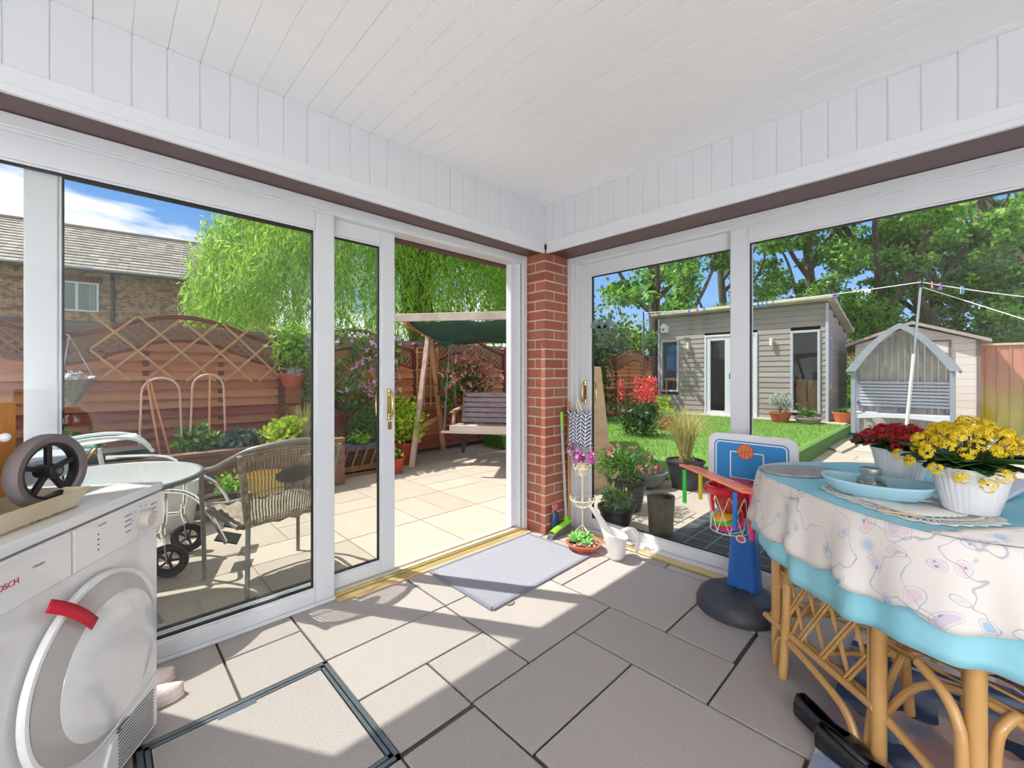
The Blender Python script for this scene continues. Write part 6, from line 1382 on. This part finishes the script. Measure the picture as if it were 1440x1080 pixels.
# ================================================================ rattan chair and stool
def rchair(name, label, cat, loc, rot, back=True, s=1.0):
    t = thing(name, label, cat, loc, rot); P = lambda n, b, m, **k: part(n, b, m, t, False, **k); w_, d_, h = .245*s, .235*s, .41
    cor = [(-w_,-d_),(w_,-d_),(w_,d_),(-w_,d_)]
    P('seat_frame', MB().tube([(-w_,-d_,h),(w_,-d_,h),(w_,d_,h),(-w_,d_,h)], .015, 10, closed=True).tube([(-w_,-d_,h-.035),(w_,-d_,h-.035),(w_,d_,h-.035),(-w_,d_,h-.035)], .011, 8, closed=True), RAT)
    for x, y in cor: P('leg', MB().tube([(x*1.12, y*1.10, 0), (x*1.02, y*1.02, .25), (x, y, h)], .0165, 10), RAT)
    for i in range(4):
        (xa, ya), (xb, yb) = cor[i], cor[(i+1) % 4]; P('arched_brace', MB().tube(spl([(xa*1.06,ya*1.05,.10),((xa*.8+xb*.2),(ya*.8+yb*.2),.30),((xa+xb)/2,(ya+yb)/2,.36),((xa*.2+xb*.8),(ya*.2+yb*.8),.30),(xb*1.06,yb*1.05,.10)],5), .011, 8), RAT)
    for x, y in cor:
        b = MB(); 
        for k in range(5): b.tube([(x+.024*math.cos(j*.785)+.002*k, y+(.020)*math.sin(j*.785), h-.035+k*.010) for j in range(8)], .0045, 5, closed=True)
        P('binding', b, RATD)
    P('cushion', MB().box(-w_+.01, w_-.01, -d_+.01, d_-.01, h+.012, h+.075), mat('maroon_tapestry', (96,62,54), .9, c2=(60,52,46), scale=26, lo=.4, hi=.6), bevel=.022, seg=4)
    if back:
        P('backrest_hoop', MB().tube(spl([(-w_,-d_,h),(-w_*1.0,-d_-.03,.70),(-w_*.8,-d_-.06,.88),(0,-d_-.07,.93),(w_*.8,-d_-.06,.88),(w_,-d_-.03,.70),(w_,-d_,h)],6), .016, 10), RAT)
        for x in (-.12,-.04,.04,.12): P('back_cane', MB().tube([(x,-d_,h),(x,-d_-.06,.90)], .008, 6), RATD)
    return t
f20 = TH+math.radians(20)-PI/2     # chair faces along its local +y
c = W(1.20, 1.475); rchair('rattan_chair', 'rattan chair with a dark patterned cushion pushed under the near side of the table', 'chair', (c.x, c.y, 0), f20)
c = W(1.72, 1.50); rchair('rattan_stool', 'rattan stool tucked beneath the table behind the lattice panel', 'stool', (2.215, .33, 0), math.radians(15), back=False, s=.74)
# rug
def rugmat():
    m, n, l, b = _nm('rug_pattern'); b.inputs['Roughness'].default_value = .95; tc = n.new('ShaderNodeTexCoord'); s = n.new('ShaderNodeSeparateXYZ'); l.new(tc.outputs['Object'], s.inputs[0])
    br = n.new('ShaderNodeTexVoronoi'); br.inputs['Scale'].default_value = 7; br.distance = 'MANHATTAN'; l.new(tc.outputs['Object'], br.inputs['Vector']); r = n.new('ShaderNodeValToRGB'); r.color_ramp.interpolation = 'CONSTANT'; l.new(br.outputs['Color'], r.inputs[0])
    cs = [(60,78,110),(214,186,176),(120,138,170),(196,150,134),(70,90,126),(206,200,196)]; e = r.color_ramp.elements; e[0].color = (*lin(cs[0]), 1); e[1].position = 1/6; e[1].color = (*lin(cs[1]), 1)
    for i in range(2, 6): e.new(i/6).color = (*lin(cs[i]), 1)
    wv = n.new('ShaderNodeMath'); wv.operation = 'MULTIPLY'; wv.inputs[1].default_value = 1.1; l.new(s.outputs[0], wv.inputs[0]); fr = n.new('ShaderNodeMath'); fr.operation = 'FRACT'; l.new(wv.outputs[0], fr.inputs[0])
    r2 = n.new('ShaderNodeValToRGB'); r2.color_ramp.interpolation = 'CONSTANT'; l.new(fr.outputs[0], r2.inputs[0]); e = r2.color_ramp.elements; e[0].color = (0,0,0,1); e[1].position = .38; e[1].color = (1,1,1,1)
    for p, v in ((.42,0),(.44,1),(.50,0),(.52,1),(.58,0)): e.new(p).color = (v,v,v,1)
    q = n.new('ShaderNodeMix'); q.data_type = 'RGBA'; l.new(r2.outputs[0], q.inputs[0]); l.new(r.outputs[0], q.inputs[6]); q.inputs[7].default_value = (*lin((50,64,96)), 1)
    nz = n.new('ShaderNodeTexNoise'); nz.inputs['Scale'].default_value = 5; l.new(tc.outputs['Object'], nz.inputs['Vector']); q3 = n.new('ShaderNodeMix'); q3.data_type = 'RGBA'; r3 = n.new('ShaderNodeValToRGB'); r3.color_ramp.elements[0].position = .45; r3.color_ramp.elements[1].position = .6; l.new(nz.outputs[0], r3.inputs[0]); l.new(r3.outputs[0], q3.inputs[0]); l.new(q.outputs[2], q3.inputs[6]); q3.inputs[7].default_value = (*lin((136,148,172)), 1)
    l.new(q3.outputs[2], b.inputs['Base Color']); return m
b = MB(); b.box(1.30, 2.56, -1.3, .30, .0008, .010); solo('rug', b, rugmat(), 'faded blue and pink patterned rug under the rattan table', 'rug', bevel=.003)
# black shoes
def shoe(name, label, x, y, z, rot, m, s=1.0):
    t = thing(name, label, 'shoe', (x, y, z), rot); prof = [(-.13,.018),(-.12,.030),(-.07,.034),(-.01,.032),(.05,.042),(.095,.038),(.12,.022),(.13,.006)]
    poly = [(px_*s, -w_*s) for px_, w_ in prof]+[(px_*s, w_*s) for px_, w_ in reversed(prof)]; part('sole', MB().prism(poly, 'z', 0, .012), mat('sole_'+m.name, (40,38,38), .7) if m.name.startswith('black') else mat('sole_pale', (214,206,196), .7), t, False, bevel=.003)
    rows = []; hs = [.058,.064,.056,.044,.050,.042,.030,.016]
    for (px_, w_), h_ in zip(prof, hs):
        row = []
        for j in range(13):
            a = PI*j/12; yy_ = -w_*math.cos(a)*1.02; zz = .010+h_*math.sin(a)**.55
            if px_ < .045 and .35 < j/12 < .65: yy_ = -w_*math.cos(a)*1.0
            row.append((px_*s, yy_*s, zz))
        rows.append(row)
    # open collar: leave the middle strip out along the heel half
    b = MB(); N_ = 13
    for r in rows: b.v += [tuple(p) for p in r]
    for i in range(len(rows)-1):
        for j in range(N_-1):
            if i < 4 and 4 <= j <= 7: continue
            b.f.append((i*N_+j, i*N_+j+1, (i+1)*N_+j+1, (i+1)*N_+j)); b.mi.append(0)
    b.add([rows[0][j] for j in range(N_)], [tuple(range(N_))] if False else [(0,1,2,3,4)+(8,9,10,11,12)]); part('upper', b, m, t, False, solid=.003)
    part('insole', MB().prism([(p[0]*.93, p[1]*.9) for p in poly], 'z', .012, .016), mat('insole_dark', (34,32,34), .8) if m.name.startswith('black') else mat('insole_pale', (190,180,168), .8), t, False)
    return t
BL_ = mat('black_leather', (24,24,28), .25, coat=.3)
shoe('leather_shoe', 'black leather slip-on shoe nearer the toy stand', 1.728, .262, .011, math.radians(-122), BL_); shoe('leather_shoe', 'black leather slip-on shoe beside it, nearer the camera', 1.645, .176, .011, math.radians(-112), BL_)
WS = mat('pale_canvas', (206,198,184), .8, c2=(186,178,164), scale=20)
c = W(1.15, 1.64); shoe('canvas_shoe', 'pale canvas shoe on the rug at the right edge', c.x, c.y, .011, TH+math.radians(200), WS)
